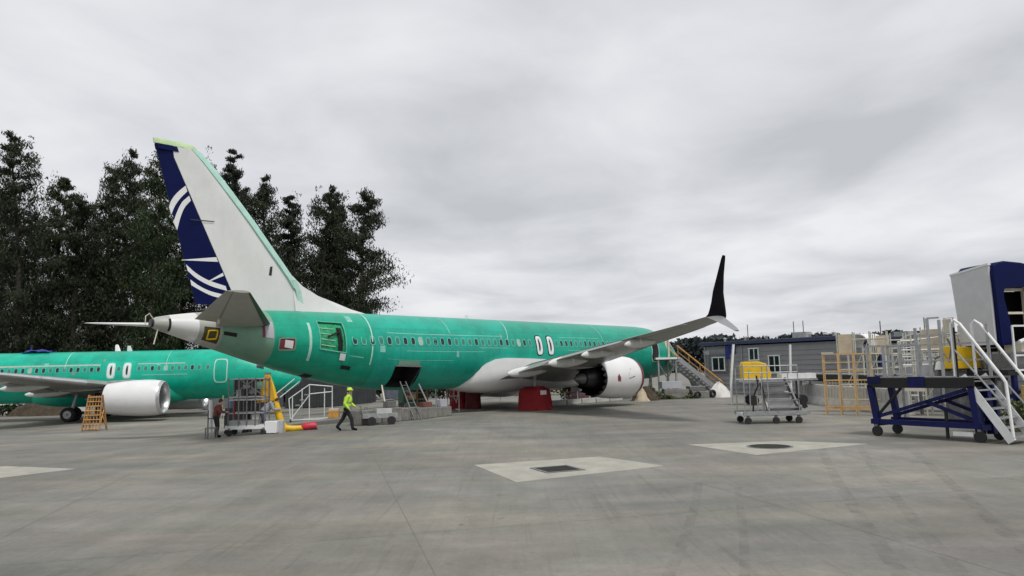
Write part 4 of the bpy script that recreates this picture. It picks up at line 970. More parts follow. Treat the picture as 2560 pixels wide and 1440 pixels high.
for c_, d_ in (((.55, .3, 3.95), (.14, .1, 1.8)), ((1.05, .3, 4.78), (1.15, .1, .1)), ((1.0, .3, 3.95), (.95, .1, .08)), ((1.62, .3, 4.0), (.16, .1, 1.8)), ((1.75, .15, 4.5), (.35, .12, .6))): f.box(c_, d_)
f.build('window_frame', CREAM, tw)
MB().box((2.15, .25, 4.1), (.9, .3, 1.4)).build('white_cabinet', WHITE, tw)
MB().box((1.6, .5, 1.86), (3.6, 2.2, .16)).build('platform', DARK, tw)
MB().box((1.75, .2, 2.25), (3.2, 1.2, .5)).build('machine_box', GALVD, tw); MB().box((1.8, -.15, 2.75), (2.6, .7, .35)).build('counter', CREAM, tw)
MB().tube([(.35, -.6, 2.9), (.7, -.62, 3.02), (1.6, -.62, 3.1), (3.3, -.6, 3.15)], .07, 8).build('pale_hood_edge', SWHITE, tw)
bars(tw, 'rail', SWHITE, [((.1, -.62, 3.45), (3.4, -.62, 3.45)), ((.1, -.62, 2.45), (3.4, -.62, 2.45)), ((.1, -.62, 1.95), (3.4, -.62, 2.0))], .06)
bars(tw, 'rail_post', SWHITE, [((x, -.62, 1.9), (x, -.62, 3.45)) for x in (.1, .9, 1.7, 2.5, 3.3)], .05)
for k in range(3): MB().tube([(1.0+.75*k, -.3, 2.1), (1.1+.75*k, -.35, 2.6), (1.35+.75*k, -.3, 2.55), (1.4+.75*k, -.3, 2.1)], .07, 8).build('hose', GALV, tw)
bars(tw, 'leg', SBLUE, [((.1, -.5, 1.8), (.1, -.5, 0)), ((3.2, -.5, 1.8), (3.2, -.5, 0)), ((.1, 1.5, 1.8), (.1, 1.5, 0)), ((3.2, 1.5, 1.8), (3.2, 1.5, 0))], .14)
bars(tw, 'brace', SBLUE, [((.1, -.5, .3), (3.2, -.5, 1.0)), ((.1, 1.5, .3), (3.2, 1.5, 1.5))], .12)
bars(tw, 'handrail', SWHITE, [((-.75, -2.3, 3.55), (.8, -3.7, 1.6))], .08, None, True)
# yellow bin and drum beside the tower
t = thing('yellow_bin', 'yellow steel bin between the blue stand rails and the white stair', 'bin', (16.45, 26.9, 0), R(8))
b = MB(); b.prism([(-.62, 2.02), (.56, 2.02), (.64, 2.72), (-.62, 2.84)], -.4, .4, 'xz'); b.build('body', YEL, t, 30, .02)
MB().box((0, 0, 1.0), (1.1, .7, 1.9)).build('pedestal', GALVD, t); MB().box((0, 0, 2.0), (1.3, .85, .06)).build('frame', DARK, t)
for k, (x, y, lb) in enumerate(((17.1, 24.4, 'yellowish drum under the tower platform'), (17.6, 24.9, 'second yellowish drum under the tower platform, farther right'))):
    t = thing('drum', lb, 'drum', (x, y, 0), 0, 'drums under the tower')
    MB().revolve([(0, .02), (0, .28), (.3, .28), (.31, .295), (.33, .28), (.6, .28), (.61, .295), (.63, .28), (.9, .28), (.9, .02)], (0, 0, .55), 'z', 20).build('body', M('ochre_paint', (.55, .38, .12), .5, 0, .15, 4), t)
    MB().box((0, 0, .275), (.6, .6, .55)).build('crate', DGREEN, t)
leafmass('hedge_weeds', [(15.0, 19.5, 23.6, 24.3, 1.5)], 1800, .07, LEAFW, 'weeds and rubble growing behind the white stair', 'weeds')

# ------------------------------------------------------------------ grey step cart
t = thing('step_cart', 'grey wheeled step cart standing on open concrete right of the airliner', 'step cart', (9.15, 29.35, 0), R(-1))
MB().box((1.2, .55, .36), (2.5, 1.1, .12)).build('base_frame', SWHITE, t)
bars(t, 'side_beam', GALV, [((-.1, -.05, .42), (2.55, -.05, .42)), ((-.1, 1.15, .42), (2.55, 1.15, .42))], .08, .16)
for x, y in ((.1, 0), (2.1, 0), (.1, 1.1), (2.1, 1.1), (1.2, 0)): caster(t, x, y, .13, .10)
for k, (z, x0) in enumerate(((.62, 2.35), (.9, 2.2), (1.18, 2.1), (1.46, 2.0))):
    MB().box(((x0+.95)/2, .2+.22*k, z), (x0-.95, .26, .05)).build('tread', GALV, t)
    MB().box(((x0+.95)/2, .33+.22*k, z-.12), (x0-.95, .02, .2)).build('riser', SWHITE if k % 2 else GALV, t)
bars(t, 'stringer', GALVD, [((.95, .1, .45), (.95, 1.05, 1.75)), ((2.2, .1, .45), (2.0, 1.05, 1.75))], .07, .16)
bars(t, 'post', GALV, [((x, y, .42), (x, y, z)) for x, y, z in ((.0, 0, 2.3), (.22, 0, 2.15), (.5, .0, 1.95), (.7, 0, 1.9), (.95, 0, 2.3), (2.15, 0, 2.25), (0, 1.1, 2.3), (1.1, 1.1, 2.3), (2.15, 1.1, 2.3))], .045, None, True)
bars(t, 'rail', GALV, [((0, 0, z), (2.15, 0, z)) for z in (1.75, 2.02, 2.28)]+[((0, 1.1, z), (2.15, 1.1, z)) for z in (1.2, 1.75, 2.28)]+[((0, 0, 2.28), (0, 1.1, 2.28)), ((2.15, 0, 2.28), (2.15, 1.1, 2.28))], .04, None, True)
MB().beam((2.2, .0, 1.02), (2.4, .0, .6), .1, .16).build('tow_handle', DARK, t)
MB().tube([(.3, -.05, .5), (.35, -.05, 1.1), (.55, -.02, 1.5), (.52, 0, 1.9)], .035, 6).build('cable', DARK, t)
MB().box((.95, .5, 1.62), (1.9, 1.0, .05)).build('shelf', GALVD, t)

# orange rack
ORR = M('faded_orange_paint', (.56, .36, .15), .6, 0, .25, 4)
t = thing('pallet_rack', 'orange steel lattice rack in front of the pale barriers', 'rack', (13.98, 33.2, 0), R(-30))
bars(t, 'upright', ORR, [((x, y, 0), (x, y, 2.75)) for x in (0, .62, 1.24, 1.9) for y in (0, .5)], .045)
bars(t, 'crossbar', ORR, [((0, y, z), (1.9, y, z)) for z in (.28, .38, 1.55, 1.95, 2.35, 2.72) for y in (0, .5)], .04, .05)
bars(t, 'bar', ORR, [((x, 0, .3), (x, 0, 1.55)) for x in np.arange(.1, 1.9, .13)], .018)
bars(t, 'end_bar', ORR, [((x, 0, z), (x, .5, z)) for z in (.3, 1.55, 2.72) for x in (0, 1.9)], .05)
# scaffold tower beside the rack
t = thing('scaffold_tower', 'pale scaffold tower of thin tubes behind the orange rack', 'scaffold', (15.3, 34.6, 0), R(-30))
bars(t, 'standard', M('pale_steel', (.50, .49, .42), .5, .3, .2, 5), [((x, y, 0), (x, y, 3.75)) for x in (0, .7, 1.4, 2.1) for y in (0, .9)], .06, None, True)
bars(t, 'ledger', MATS['pale_steel'], [((0, y, z), (2.1, y, z)) for z in (.6, 1.3, 2.0, 2.7, 3.4) for y in (0, .9)], .05, None, True)
bars(t, 'brace', MATS['pale_steel'], [((0, 0, .6), (.7, 0, 2.0)), ((.7, 0, 2.0), (1.4, 0, 3.4)), ((1.4, 0, 2.0), (2.1, 0, 3.4))], .04, None, True)
MB().box((1.05, .45, 2.72), (2.1, .85, .05)).build('deck', BEIGE, t); MB().box((.35, .0, 3.2), (.6, .04, .9)).build('mesh_panel', BEIGE, t)
for x, y, rz, lb in ((18.4, 37.2, R(-20), 'second pale scaffold tower, between the first one and the grey building'), (17.4, 31.2, R(-40), 'pale scaffold tower right behind the left end of the blue stand')):
    c = copy_tree(t); c.location = (x, y, 0); c.rotation_euler = (0, 0, rz); c['label'] = lb; c['group'] = 'pale scaffold towers'
t['group'] = 'pale scaffold towers'
# yellow tank on a trailer, leaning white post
t = thing('yellow_trailer', 'yellow tank body on a flat trailer behind the grey step cart', 'trailer', (13.3, 43.0, 0), R(-6))
b = MB(); b.prism([(0, 1.5), (1.55, 1.5), (1.6, 1.8), (1.35, 2.35), (.9, 2.5), (.1, 2.5), (0, 2.3)], -.5, .5, 'xz'); b.build('body', YEL, t, 30, .04)
MB().box((1.9, 0, 1.42), (4.4, 1.4, .12)).build('bed', GALV, t); MB().box((3.1, 0, 1.62), (1.9, 1.1, .28)).build('pale_load', SWHITE, t)
for x in (.5, 3.2): 
    MB().revolve([(-.1, .12), (-.1, .28), (.1, .28), (.1, .12)], (x, -.6, .28), 'y', 20, cap=True).build('wheel', RUB, t)
    MB().revolve([(-.1, .12), (-.1, .28), (.1, .28), (.1, .12)], (x, .6, .28), 'y', 20, cap=True).build('wheel', RUB, t)
bars(t, 'strut', GALVD, [((x, y, .45), (x, y, 1.4)) for x in (.5, 3.2) for y in (-.5, .5)], .1)
for k, (x, y, dx, lb) in enumerate(((17.85, 47.5, .12, 'white leaning pole in front of the long grey building'), (12.9, 43.8, .28, 'white slanted pole left of the yellow tank'))):
    t = tag(MB().tube([(0, 0, 0), (0, 0, 1.2), (dx*.4, 0, 2.2), (dx, 0, 3.55)], .075, 10).build('white_pole', SWHITE), lb, 'pole', 'white poles near the buildings'); t.location = (x, y, 0)

# ------------------------------------------------------------------ boarding ramp at the nose
t = thing('boarding_ramp', 'long stair ramp with orange handrails rising to the airliner nose door', 'boarding ramp', (10.75, 54.6, 0), R(12))
MB().box((.7, .7, 2.92), (1.9, 1.8, .14)).build('landing', SWHITE, t)
for y in (-.25, .9, 1.9):
    MB().beam((1.55, y, 2.85), (5.0, y, .15), .14, .34).build('stringer', GALV, t)
for k in range(13): 
    q = (k+.5)/13; MB().box((1.55+3.45*q, .82, 2.93-2.72*q), (.28, 2.1, .05)).build('tread', ALU, t)
for y in (-.25, 1.9):
    MB().tube([(1.45, y, 3.85), (5.0, y, 1.05)], .055, 8).build('handrail', ORA, t)
    MB().tube([(1.45, y, 3.40), (5.0, y, .62)], .045, 8).build('mid_rail', WOOD, t)
    bars(t, 'baluster', WOOD, [((1.5+.86*k, y, 2.9-.68*k), (1.5+.86*k, y, 3.82-.68*k)) for k in range(5)], .05)
bars(t, 'post', GALV, [((x, y, 0), (x, y, 2.85)) for x in (0, 1.4) for y in (0, 1.5)]+[((3.2, 0, 0), (3.2, 0, 1.5))], .12)
bars(t, 'brace', GALVD, [((0, 0, .2), (1.4, 0, 2.6)), ((1.4, 0, .2), (0, 0, 2.6))], .07)
bars(t, 'rail_post', BEIGE, [((x, 1.4, 3.0), (x+.05, 1.4, 4.75)) for x in (.1, .55, 1.0, 1.45)], .05)
for k in range(4): MB().box((.33+.4*k-.1, 1.5, 3.85), (.36, .04, 1.6)).build('screen', CREAM, t)
MB().beam((-.35, .1, 3.0), (.05, .2, 4.9), .2, .3).build('door_leaf', DARK, t)
# junk heap under the ramp
gx = random.Random(5)
def junk(name, mat, c, d, rz, label, cat, bevel=.01):
    o = MB().box((0, 0, d[2]/2), d).build(name, mat, None, 35, bevel); o.location = c; o.rotation_euler = (0, 0, rz); return tag(o, label, cat, 'junk stacked below the boarding ramp')
junk('storage_box', BLDL, (11.3, 53.3, .75), (1.5, .9, .5), .1, 'pale grey box lying on the concrete slab beside the weeds', 'box')
for k, (x, y, z, d, rz, mt, lb) in enumerate(((11.2, 53.2, 0, (2.4, 1.1, .38), .08, CONC, 'low concrete slab under the pale grey box'), (11.6, 53.15, .385, (1.8, .9, .3), .05, CONC, 'second concrete slab, on top of the low one'), (13.3, 53.5, 0, (1.5, 1.1, .5), -.1, CONC, 'rough concrete block left of the foot of the ramp'), (13.2, 53.6, .505, (1.2, .8, .35), .15, GALVD, 'dark steel box on the rough concrete block'), (14.6, 54.0, 0, (.9, .8, .45), .3, CONC, 'small concrete block by the foot of the ramp'))):
    junk('concrete_slab' if mt is CONC else 'steel_box', mt, (x, y, z), d, rz, lb, 'slab' if mt is CONC else 'box', .03)
for k, (x, y, z, r_, lb) in enumerate(((12.5, 53.0, .33, .33, 'old tyre standing left of the steel box'), (13.1, 52.7, .25, .26, 'small tyre in front of the steel box'), (14.3, 53.2, .3, .30, 'tyre beside the small concrete block'))):
    o = MB().revolve([(-.1, r_*.55), (-.11, r_*.9), (0, r_), (.11, r_*.9), (.1, r_*.55), (-.1, r_*.55)], (0, 0, 0), 'y', 20).build('old_tyre', RUB); o.location = (x, y, z); o.rotation_euler = (0, 0, .3*k); tag(o, lb, 'tyre', 'old tyres in the junk heap')
o = MB(); 
for k in range(7): pass
def heap(name, mat, c, r, h, label, cat, seed=1, n=26):
    g = random.Random(seed); b = MB(); rings = []
    for i, q in enumerate((0, .3, .55, .78, .93)):
        rings.append([(r[0]*(1-q**1.5)*math.cos(2*math.pi*k/n)*(1+.22*g.uniform(-1, 1)), r[1]*(1-q**1.5)*math.sin(2*math.pi*k/n)*(1+.22*g.uniform(-1, 1)), h*q*(1+.15*g.uniform(-1, 1)) if i else 0) for k in range(n)])
    b.loft(rings); o = b.build(name, mat, None, 50); o.location = c; return tag(o, label, cat)
heap('tarp_bundle', TARPW, (14.9, 53.8, 0), (.9, .6), 1.15, 'crumpled pale sheet over the foot of the boarding ramp', 'sheet', 3)
heap('soil_heap', BROWN, (9.2, 51.5, 0), (1.0, .7), .95, 'brown soil heap just ahead of the engine inlet', 'soil heap', 4)
heap('sand_bag', BEIGE, (8.75, 50.6, 0), (.48, .4), .9, 'tan filled sack below the engine inlet', 'sack', 6)
# skip bins beyond the ramp
for k, (x, y, mt, lb) in enumerate(((17.3, 66, DGREEN, 'low dark green skip right of the boarding ramp foot'), (19.7, 65, RUST, 'low rust red skip next to the green one'))):
    t = thing('skip_bin', lb, 'skip', (x, y, 0), R(-20), 'skips beyond the ramp')
    b = MB(); b.prism([(-1.1, 0), (1.1, 0), (1.5, 1.1), (-1.5, 1.1)], -.8, .8, 'xz'); b.build('tub', mt, t); MB().box((0, 0, 1.12), (3.1, 1.7, .08)).build('rim', GALVD, t)

# barrier rails, kerb blocks and trolley by the engine
t = thing('guard_rail', 'dull red and white guard rail standing below the engine', 'guard rail', (3.3, 48.6, 0), R(47))
bars(t, 'rail', MAROON, [((0, 0, .75), (5.4, 0, .75)), ((0, 0, .45), (5.4, 0, .45))], .05, .12)
bars(t, 'post', SWHITE, [((x, 0, 0), (x, 0, .8)) for x in (0, 1.35, 2.7, 4.05, 5.4)], .08)
for k in range(5):
    o = MB().box((0, 0, .16), (1.45, .35, .32)).build('kerb_block', CONL, None, 35, .02); o.location = (2.75+k*1.08, 47.7+k*1.12, 0); o.rotation_euler = (0, 0, R(46))
    tag(o, ('white kerb block nearest the bright red cover', 'white kerb block second from the bright red cover', 'white kerb block in the middle of the row under the engine', 'white kerb block fourth along, below the cowl', 'white kerb block at the far end, by the tan sack')[k], 'kerb block', 'white kerb blocks in a row under the engine')
t = thing('tool_chest', 'navy tool chest with pale lid under the engine exhaust', 'chest', (5.7, 52.0, 0), R(40))
MB().box((0, 0, .6), (1.6, .8, 1.0)).build('body', NAVY, t); MB().box((0, 0, 1.14), (1.64, .84, .08)).build('lid', SWHITE, t)
MB().box((-1.4, .1, .75), (1.0, .8, 1.1)).build('pale_crate', BLDL, t)
for x in (-.6, .6): caster(t, x, -.3, .08)
leafmass('green_plants', [(3.3, 4.9, 52.5, 53.5, 1.9)], 900, .09, LEAFW, 'green leafy weeds behind the guard rail, left of the navy chest', 'plants')

# ------------------------------------------------------------------ far objects seen below the fuselages
def container(x, y, ln, h, dp, rz, mat, lb):
    t = thing('shipping_container', lb, 'container', (x, y, gz(x, y)), rz, 'containers and trailers far behind the airliners')
    MB().box((0, 0, h/2), (ln, dp, h)).build('shell', mat, t)
    for k in range(int(ln/.6)): MB().box((-ln/2+.3+k*.6, -dp/2-.02, h/2), (.28, .05, h-.2)).build('rib', mat, t)
    for x_ in (-ln/2, ln/2): MB().box((x_, -dp/2-.02, h/2), (.14, .12, h+.02)).build('corner_post', mat, t)
    return t
container(-17.5, 70.5, 8.0, 2.9, 2.4, 0, M('dark_steel', (.035, .037, .04), .6, 0, .2, 2), 'dark container behind the grey pipe stair frame')
container(-9.8, 71, 5.0, 2.5, 2.4, 0, M('slate_paint', (.10, .11, .14), .6, 0, .2, 2), 'slate grey container right of the dark one, behind the walking worker')
container(-4.5, 72, 3.4, 2.3, 2.4, .1, M('pinkish_paint', (.34, .25, .22), .6, 0, .2, 2), 'pinkish container seen under the middle of the airliner')
container(6.5, 76, 9.0, 2.4, 2.4, 0, BEIGE, 'beige container far behind the red wheel cover')
container(-26.5, 72, 7.0, 2.6, 2.4, 0, M('mid_grey_paint', (.16, .16, .17), .6, 0, .2, 2), 'grey container behind the nose of the left airliner')
container(-47, 74, 9.0, 2.2, 2.4, 0, TARPW, 'white trailer seen under the left airliner, at the photo edge')
heap('soil_heap', BROWN, (-43.5, 68, -.8), (3.2, 1.4), 1.7, 'dark overgrown soil heap in front of the white trailer', 'soil heap', 8)
leafmass('scrub', [(-49, -40, 67.5, 69, 1.3), (-9, 6, 66, 68, 1.9)], 5000, .14, LEAF[2], 'low scrub behind the airliners', 'scrub')
# hanging white sheets on a frame
t = thing('sheet_rack', 'rack of white and pink hanging sheets beyond the concrete blocks', 'rack', (-4.9, 56.5, 0), R(4))
bars(t, 'frame_bar', GALV, [((0, 0, 0), (0, 0, 1.9)), ((3.8, 0, 0), (3.8, 0, 1.9)), ((1.9, 0, 0), (1.9, 0, 1.9)), ((0, 0, 1.9), (3.8, 0, 1.9))], .06, None, True)
for k in range(7):
    x = .3+k*.5; b = MB(); n = 6
    P = [(x+.34*i/n, .08*math.sin(i*2+k), z) for z in (.35+.1*(k % 3), 1.86) for i in range(n+1)]
    b.add(P, [(i, i+1, n+2+i, n+1+i) for i in range(n)]); o = b.build('sheet', TARPW if k % 3 else M('pink_sheet', (.5, .33, .32), .7, 0, .15, 3), t); md = o.modifiers.new('thick', 'SOLIDIFY'); md.thickness = .01
# dark green generator and wooden shelf
t = thing('generator', 'dark green generator box behind the wooden shelf', 'generator', (-6.6, 48.0, 0), R(5))
MB().box((0, 0, .8), (1.9, 1.0, 1.3)).build('body', DGREEN, t, 35, .04); MB().box((0, -.52, .85), (1.2, .04, .7)).build('grille', DARK, t)
for x in (-.7, .7): MB().revolve([(-.08, .1), (-.08, .22), (.08, .22), (.08, .1)], (x, -.45, .22), 'y', 14, cap=True).build('wheel', RUB, t)
t = thing('wooden_shelf', 'open wooden shelf frame below the cargo hatch', 'shelf', (-6.35, 43.6, 0), R(4))
bars(t, 'post', WOOD, [((x, y, 0), (x, y, 1.75)) for x in (0, .58, 1.16) for y in (0, .5)], .07)
for z in (.75, 1.15, 1.7): MB().box((.58, .25, z), (1.25, .55, .05)).build('shelf_board', WOOD, t)
MB().box((.3, .25, .95), (.4, .4, .34)).build('crate', BEIGE, t); MB().box((.85, .25, 1.33), (.4, .4, .3)).build('crate', BROWN, t)
# props leaning under the open hatch
t = thing('hatch_ladder', 'thin ladder leaning into the open cargo hatch', 'ladder', from_main((30.2, 2.9, 0)), MROT)
bars(t, 'stile', GALVD, [((0, 0, 0), (-.1, -1.25, 1.9)), ((-.45, 0, 0), (-.45, -1.25, 1.9))], .05)
bars(t, 'rung', GALVD, [((0-.1*q, -1.25*q, 1.9*q), (-.45, -1.25*q, 1.9*q)) for q in (.15, .3, .45, .6, .75, .9)], .035)
for k, (lx, lb) in enumerate(((28.2, 'slim prop pole right of the open cargo hatch'), (31.2, 'slim prop pole left of the open cargo hatch'))):
    p = from_main((lx, 2.1, 0)); q = from_main((lx+(.3 if k == 0 else -.3), 1.2, 1.75))
    o = MB().tube([(0, 0, 0), (q[0]-p[0], q[1]-p[1], q[2])], .04, 8).build('prop_pole', CREAM if k else GALV); o.location = p; tag(o, lb, 'prop', 'prop poles at the cargo hatch')

# concrete ballast blocks in a line towards the wheels
pts = [(-7.0, 34.6), (-6.2, 35.7), (-5.45, 36.8), (-4.7, 37.9), (-4.05, 39.05)]
for k, (x, y) in enumerate(pts):
    hgt = (.66, .68, .62, .56, .50)[k]
    t = thing('ballast_block', ('concrete block just behind the walking worker', 'second concrete block behind the worker, chipped at the top', 'third concrete block of the row under the hatch', 'concrete block in the row, below the wooden shelf', 'concrete block at the far end of the row, nearest the red cover')[k], 'concrete block', (x, y, 0), R(57), 'concrete ballast blocks in a row')
    b = MB(); b.box((0, 0, hgt/2), (1.36, .75, hgt), 0, 0, .98); b.build('block', CONC, t, 30, .035)
    for dx in (-.3, .3): MB().box((dx, -.345, .07), (.26, .04, .14)).build('fork_slot', DARK, t)
    if k % 2 == 0: MB().tube([(-.1, 0, hgt-.02), (-.08, 0, hgt+.12), (.08, 0, hgt+.12), (.1, 0, hgt-.02)], .02, 6).build('lifting_loop', GALVD, t)
for k, (x, y, mt, d, lb) in enumerate(((-6.1, 35.9, GALVD, (.5, .4, .3), 'dark steel box lying on the second concrete block'), (-4.6, 38.0, RUST, (.6, .35, .25), 'rust red box lying on the fourth concrete block'), (-3.9, 39.2, BLDL, (.5, .4, .38), 'pale box lying on the fifth concrete block'))):
    o = MB().box((0, 0, d[2]/2), d).build('parts_case', mt, None, 35, .015); o.location = (x, y, (.685, .565, .505)[k]); o.rotation_euler = (0, 0, R(50)); tag(o, lb, 'box', 'boxes lying on the concrete blocks')
t = thing('hose_stand', 'pale tube frame stand hung with hoses, beyond the concrete blocks', 'hose stand', (-4.6, 43.0, 0), R(20))
bars(t, 'tube', SWHITE, [((0, 0, 0), (0, 0, 1.7)), ((.7, 0, 0), (.7, 0, 1.7)), ((1.4, 0, 0), (1.4, 0, 1.7)), ((0, 0, 1.7), (1.4, 0, 1.7)), ((0, 0, .9), (1.4, 0, .9)), ((0, 0, .1), (0, .7, .1)), ((1.4, 0, .1), (1.4, .7, .1))], .05, None, True)
for k in range(4): MB().tube([(.2+.3*k, -.06, 1.7), (.15+.3*k, -.1, .9), (.3+.3*k, -.1, .5), (.42+.3*k, -.08, 1.0), (.4+.3*k, -.05, 1.7)], .03, 6).build('hose', (DARK, MAROON, GALVD, CREAM)[k], t)
MBt = thing('equipment_cart', 'low grey equipment cart with a black wheel behind the walking worker', 'cart', (-6.55, 34.0, 0), R(20))
MB().box((.3, 0, .42), (1.6, .6, .2)).build('tray', GALV, MBt)
MB().revolve([(-.07, .08), (-.07, .19), (.07, .19), (.07, .08)], (-.1, -.34, .19), 'y', 20, cap=True).build('wheel', RUB, MBt); MB().revolve([(-.07, .08), (-.07, .19), (.07, .19), (.07, .08)], (.8, -.34, .19), 'y', 20, cap=True).build('wheel', RUB, MBt)
MB().tube([(-.5, 0, .5), (-.55, 0, .85), (-.55, .3, .85)], .025, 6).build('handle', GALVD, MBt); MB().box((.5, 0, .62), (.7, .4, .2)).build('pale_box', CONL, MBt)

# ------------------------------------------------------------------ pipe frame stair behind the tail
t = thing('stair_frame', 'white pipe framed stair unit behind the yellow post, under the tail', 'stair frame', (-13.05, 42.9, gz(-13, 43)), R(14))
bars(t, 'pipe', SWHITE, [((0, 0, .12), (2.4, 0, .12)), ((0, 0, .12), (-.1, 0, 1.35)), ((-.1, 0, 1.35), (1.05, 0, 2.15)), ((1.05, 0, 2.15), (1.05, 0, .12)), ((1.05, 0, 1.6), (2.35, 0, 1.7)), ((2.35, 0, .12), (2.35, 0, 2.05)), ((0, 0, .12), (1.05, 0, 1.55)), ((1.05, 0, 2.15), (2.35, 0, 2.0)),
    ((-.6, .1, 1.45), (.5, .1, 2.35)), ((-.9, .15, 1.6), (.2, .15, 2.5)), ((.1, 0, .12), (.1, 0, 1.45)), ((.6, 1.0, .12), (.6, 1.0, 1.9)), ((1.9, 1.0, .12), (1.9, 1.0, 1.9)), ((0, 0, .12), (0, 1.0, .12)), ((2.35, 0, .12), (2.35, 1.0, .12)), ((0, 1., .12), (2.35, 1., .12))], .06, None, True)
for k in range(5): MB().box((-.1+.24*k, .5, .35+.3*k), (.24, .9, .035)).build('tread', GALV, t)
for x, y in ((0, 0), (2.35, 0), (0, 1), (2.35, 1)): caster(t, x, y, .06)
t = thing('parts_box', 'orange and cream box standing right of the white pipe stair', 'box', (-10.65, 43.4, gz(-10.6, 43.4)), .1)
MB().box((0, 0, .22), (.6, .45, .42)).build('body', ORA, t, 35, .01); MB().box((0, 0, .48), (.55, .42, .1)).build('lid', CREAM, t)
for k, (x, y, lb) in enumerate(((-9.55, 42.5, 'pale blue grey column left of the walking worker'), (-9.95, 44.5, 'second pale column, farther left of the walking worker'))):
    o = MB().beam((0, 0, 0), (0, 0, 1.95), .2, .2).build('support_column', BLDL); o.location = (x, y, gz(x, y)); tag(o, lb, 'column', 'pale columns under the tail')

# ------------------------------------------------------------------ yellow tail post with red foot
t = thing('tail_support', 'yellow tail support post with a long foot ending in a red pad', 'tail support', (-10.2, 32.3, gz(-10, 32)), R(12))
MB().tube([(-.62, 0, 2.45), (-.45, 0, 1.9), (-.1, 0, .6), (.02, 0, .25), (.18, 0, .13), (.5, 0, .11), (.95, 0, .13)], [.12, .14, .15, .16, .15, .13, .11], 12).build('post', YEL, t)
MB().tube([(.85, 0, .14), (.95, 0, .18), (1.35, 0, .20), (1.48, 0, .18)], [.11, .16, .16, .11], 14).build('red_pad', M('red_pad_paint', (.55, .03, .06), .5, 0, .15, 3), t)
b = MB(); b.prism([(-.72, 2.48), (-.5, 2.48), (-.28, 1.35), (-1.05, 1.25)], -.22, .12, 'xz'); b.build('hood', YELD, t, 30, .03)
MB().box((.02, 0, .05), (.34, .4, .1)).build('foot_plate', YELD, t); MB().box((1.35, 0, .04), (.3, .26, .08)).build('pad_shoe', DARK, t)
MB().box((-.62, 0, 2.52), (.24, .24, .1)).build('head', GALVD, t)
MB().tube([(-.55, .1, 1.35), (-.5, -.12, 1.15), (-.3, -.14, 1.2)], .03, 6).build('hydraulic_hose', DARK, t)
# grey maintenance stand left of it
t = thing('maintenance_stand', 'grey caged maintenance stand on a white wheeled base, left of the yellow post', 'maintenance stand', (-12.05, 31.0, gz(-12, 31)), R(6))
MB().box((.75, .4, .36), (1.75, .85, .16)).build('base', SWHITE, t); MB().box((.6, .4, .54), (1.2, .7, .18)).build('shelf', GALV, t)
for x, y in ((.05, 0), (1.45, 0), (.05, .8), (1.45, .8)): caster(t, x, y, .13, .1)
bars(t, 'upright', GALVD, [((x, y, .4), (x, y, 2.4)) for x in (0, .42, .75, 1.1, 1.5) for y in (0, .8)], .05)
bars(t, 'crossbar', GALV, [((0, y, z), (1.5, y, z)) for z in (.95, 1.5, 1.62, 2.38) for y in (0, .8)], .05)
bars(t, 'brace', GALVD, [((.0, 0, 1.62), (1.1, 0, 2.38)), ((.42, 0, 2.38), (1.5, 0, 1.62))], .035)
MB().box((.75, .84, 1.95), (1.5, .03, .82)).build('mesh_panel', M('dark_mesh', (.05, .05, .045), .7, .2, .5, 18), t)
MB().box((.75, .85, 1.2), (1.5, .03, .6)).build('mesh_panel', MATS['dark_mesh'], t)
for k, (x, z, w_, hh, mt) in enumerate(((.62, 2.05, .18, .14, BLDL), (.9, 1.85, .26, .2, GALVD), (.35, 1.78, .2, .26, GALV), (1.2, 2.1, .2, .3, SAGE))): MB().box((x, .4, z), (w_, .4, hh)).build('part_tray', mt, t)
bars(t, 'red_strap', RED, [((.25, -.03, .75), (.25, -.03, 1.45))], .05)
MB().box((1.75, .2, .33), (.5, .5, .5)).build('white_crate', WHITE, t, 35, .02)
MB().box((1.95, .55, .30), (.42, .45, .56)).build('pale_case', BLDL, t, 35, .02)
# stool, sign, small cart at the far left of that group
t = thing('step_stool', 'small dark frame stool left of the caged stand', 'stool', (-12.55, 29.95, gz(-12.5, 30)), .1)
bars(t, 'leg', GALVD, [((x, y, 0), (x, y, .42)) for x in (0, .36) for y in (0, .3)], .045); MB().box((.18, .15, .43), (.42, .36, .04)).build('seat', GALVD, t)
bars(t, 'back_post', DARK, [((0, .3, .42), (0, .3, 1.15)), ((.36, .3, .42), (.36, .3, 1.15)), ((0, .3, .8), (.36, .3, .8))], .035)
t = thing('tool_cart', 'dark tool cart carrying a blue bin and white papers, under the left nose', 'tool cart', (-13.6, 33.4, gz(-13.6, 33.4)), .05)
MB().box((.9, .3, .72), (1.0, .5, .9)).build('body', M('dark_steel', (.035, .037, .04), .6, 0, .2, 2), t, 35, .02)
MB().box((.95, .3, 1.36), (.62, .4, .36)).build('blue_bin', M('mid_blue_plastic', (.06, .16, .32), .5, 0, .15, 3), t)
MB().box((.35, .02, 1.0), (.22, .02, .3)).build('paper_sheet', WHITE, t); MB().box((1.1, .02, 1.05), (.18, .02, .3)).build('paper_sheet', CREAM, t)
MB().tube([(-.25, .2, .1), (-.25, .2, 1.55)], .09, 10).build('white_bottle', SWHITE, t); bars(t, 'pole', LIME, [((.25, .2, .7), (.3, .2, 1.75))], .06)
for x in (.5, 1.3): caster(t, x, .1, .1)
bars(t, 'side_post', DARK, [((1.42, .2, .0), (1.42, .2, 1.9)), ((1.52, .3, .0), (1.52, .3, 1.9))], .09)
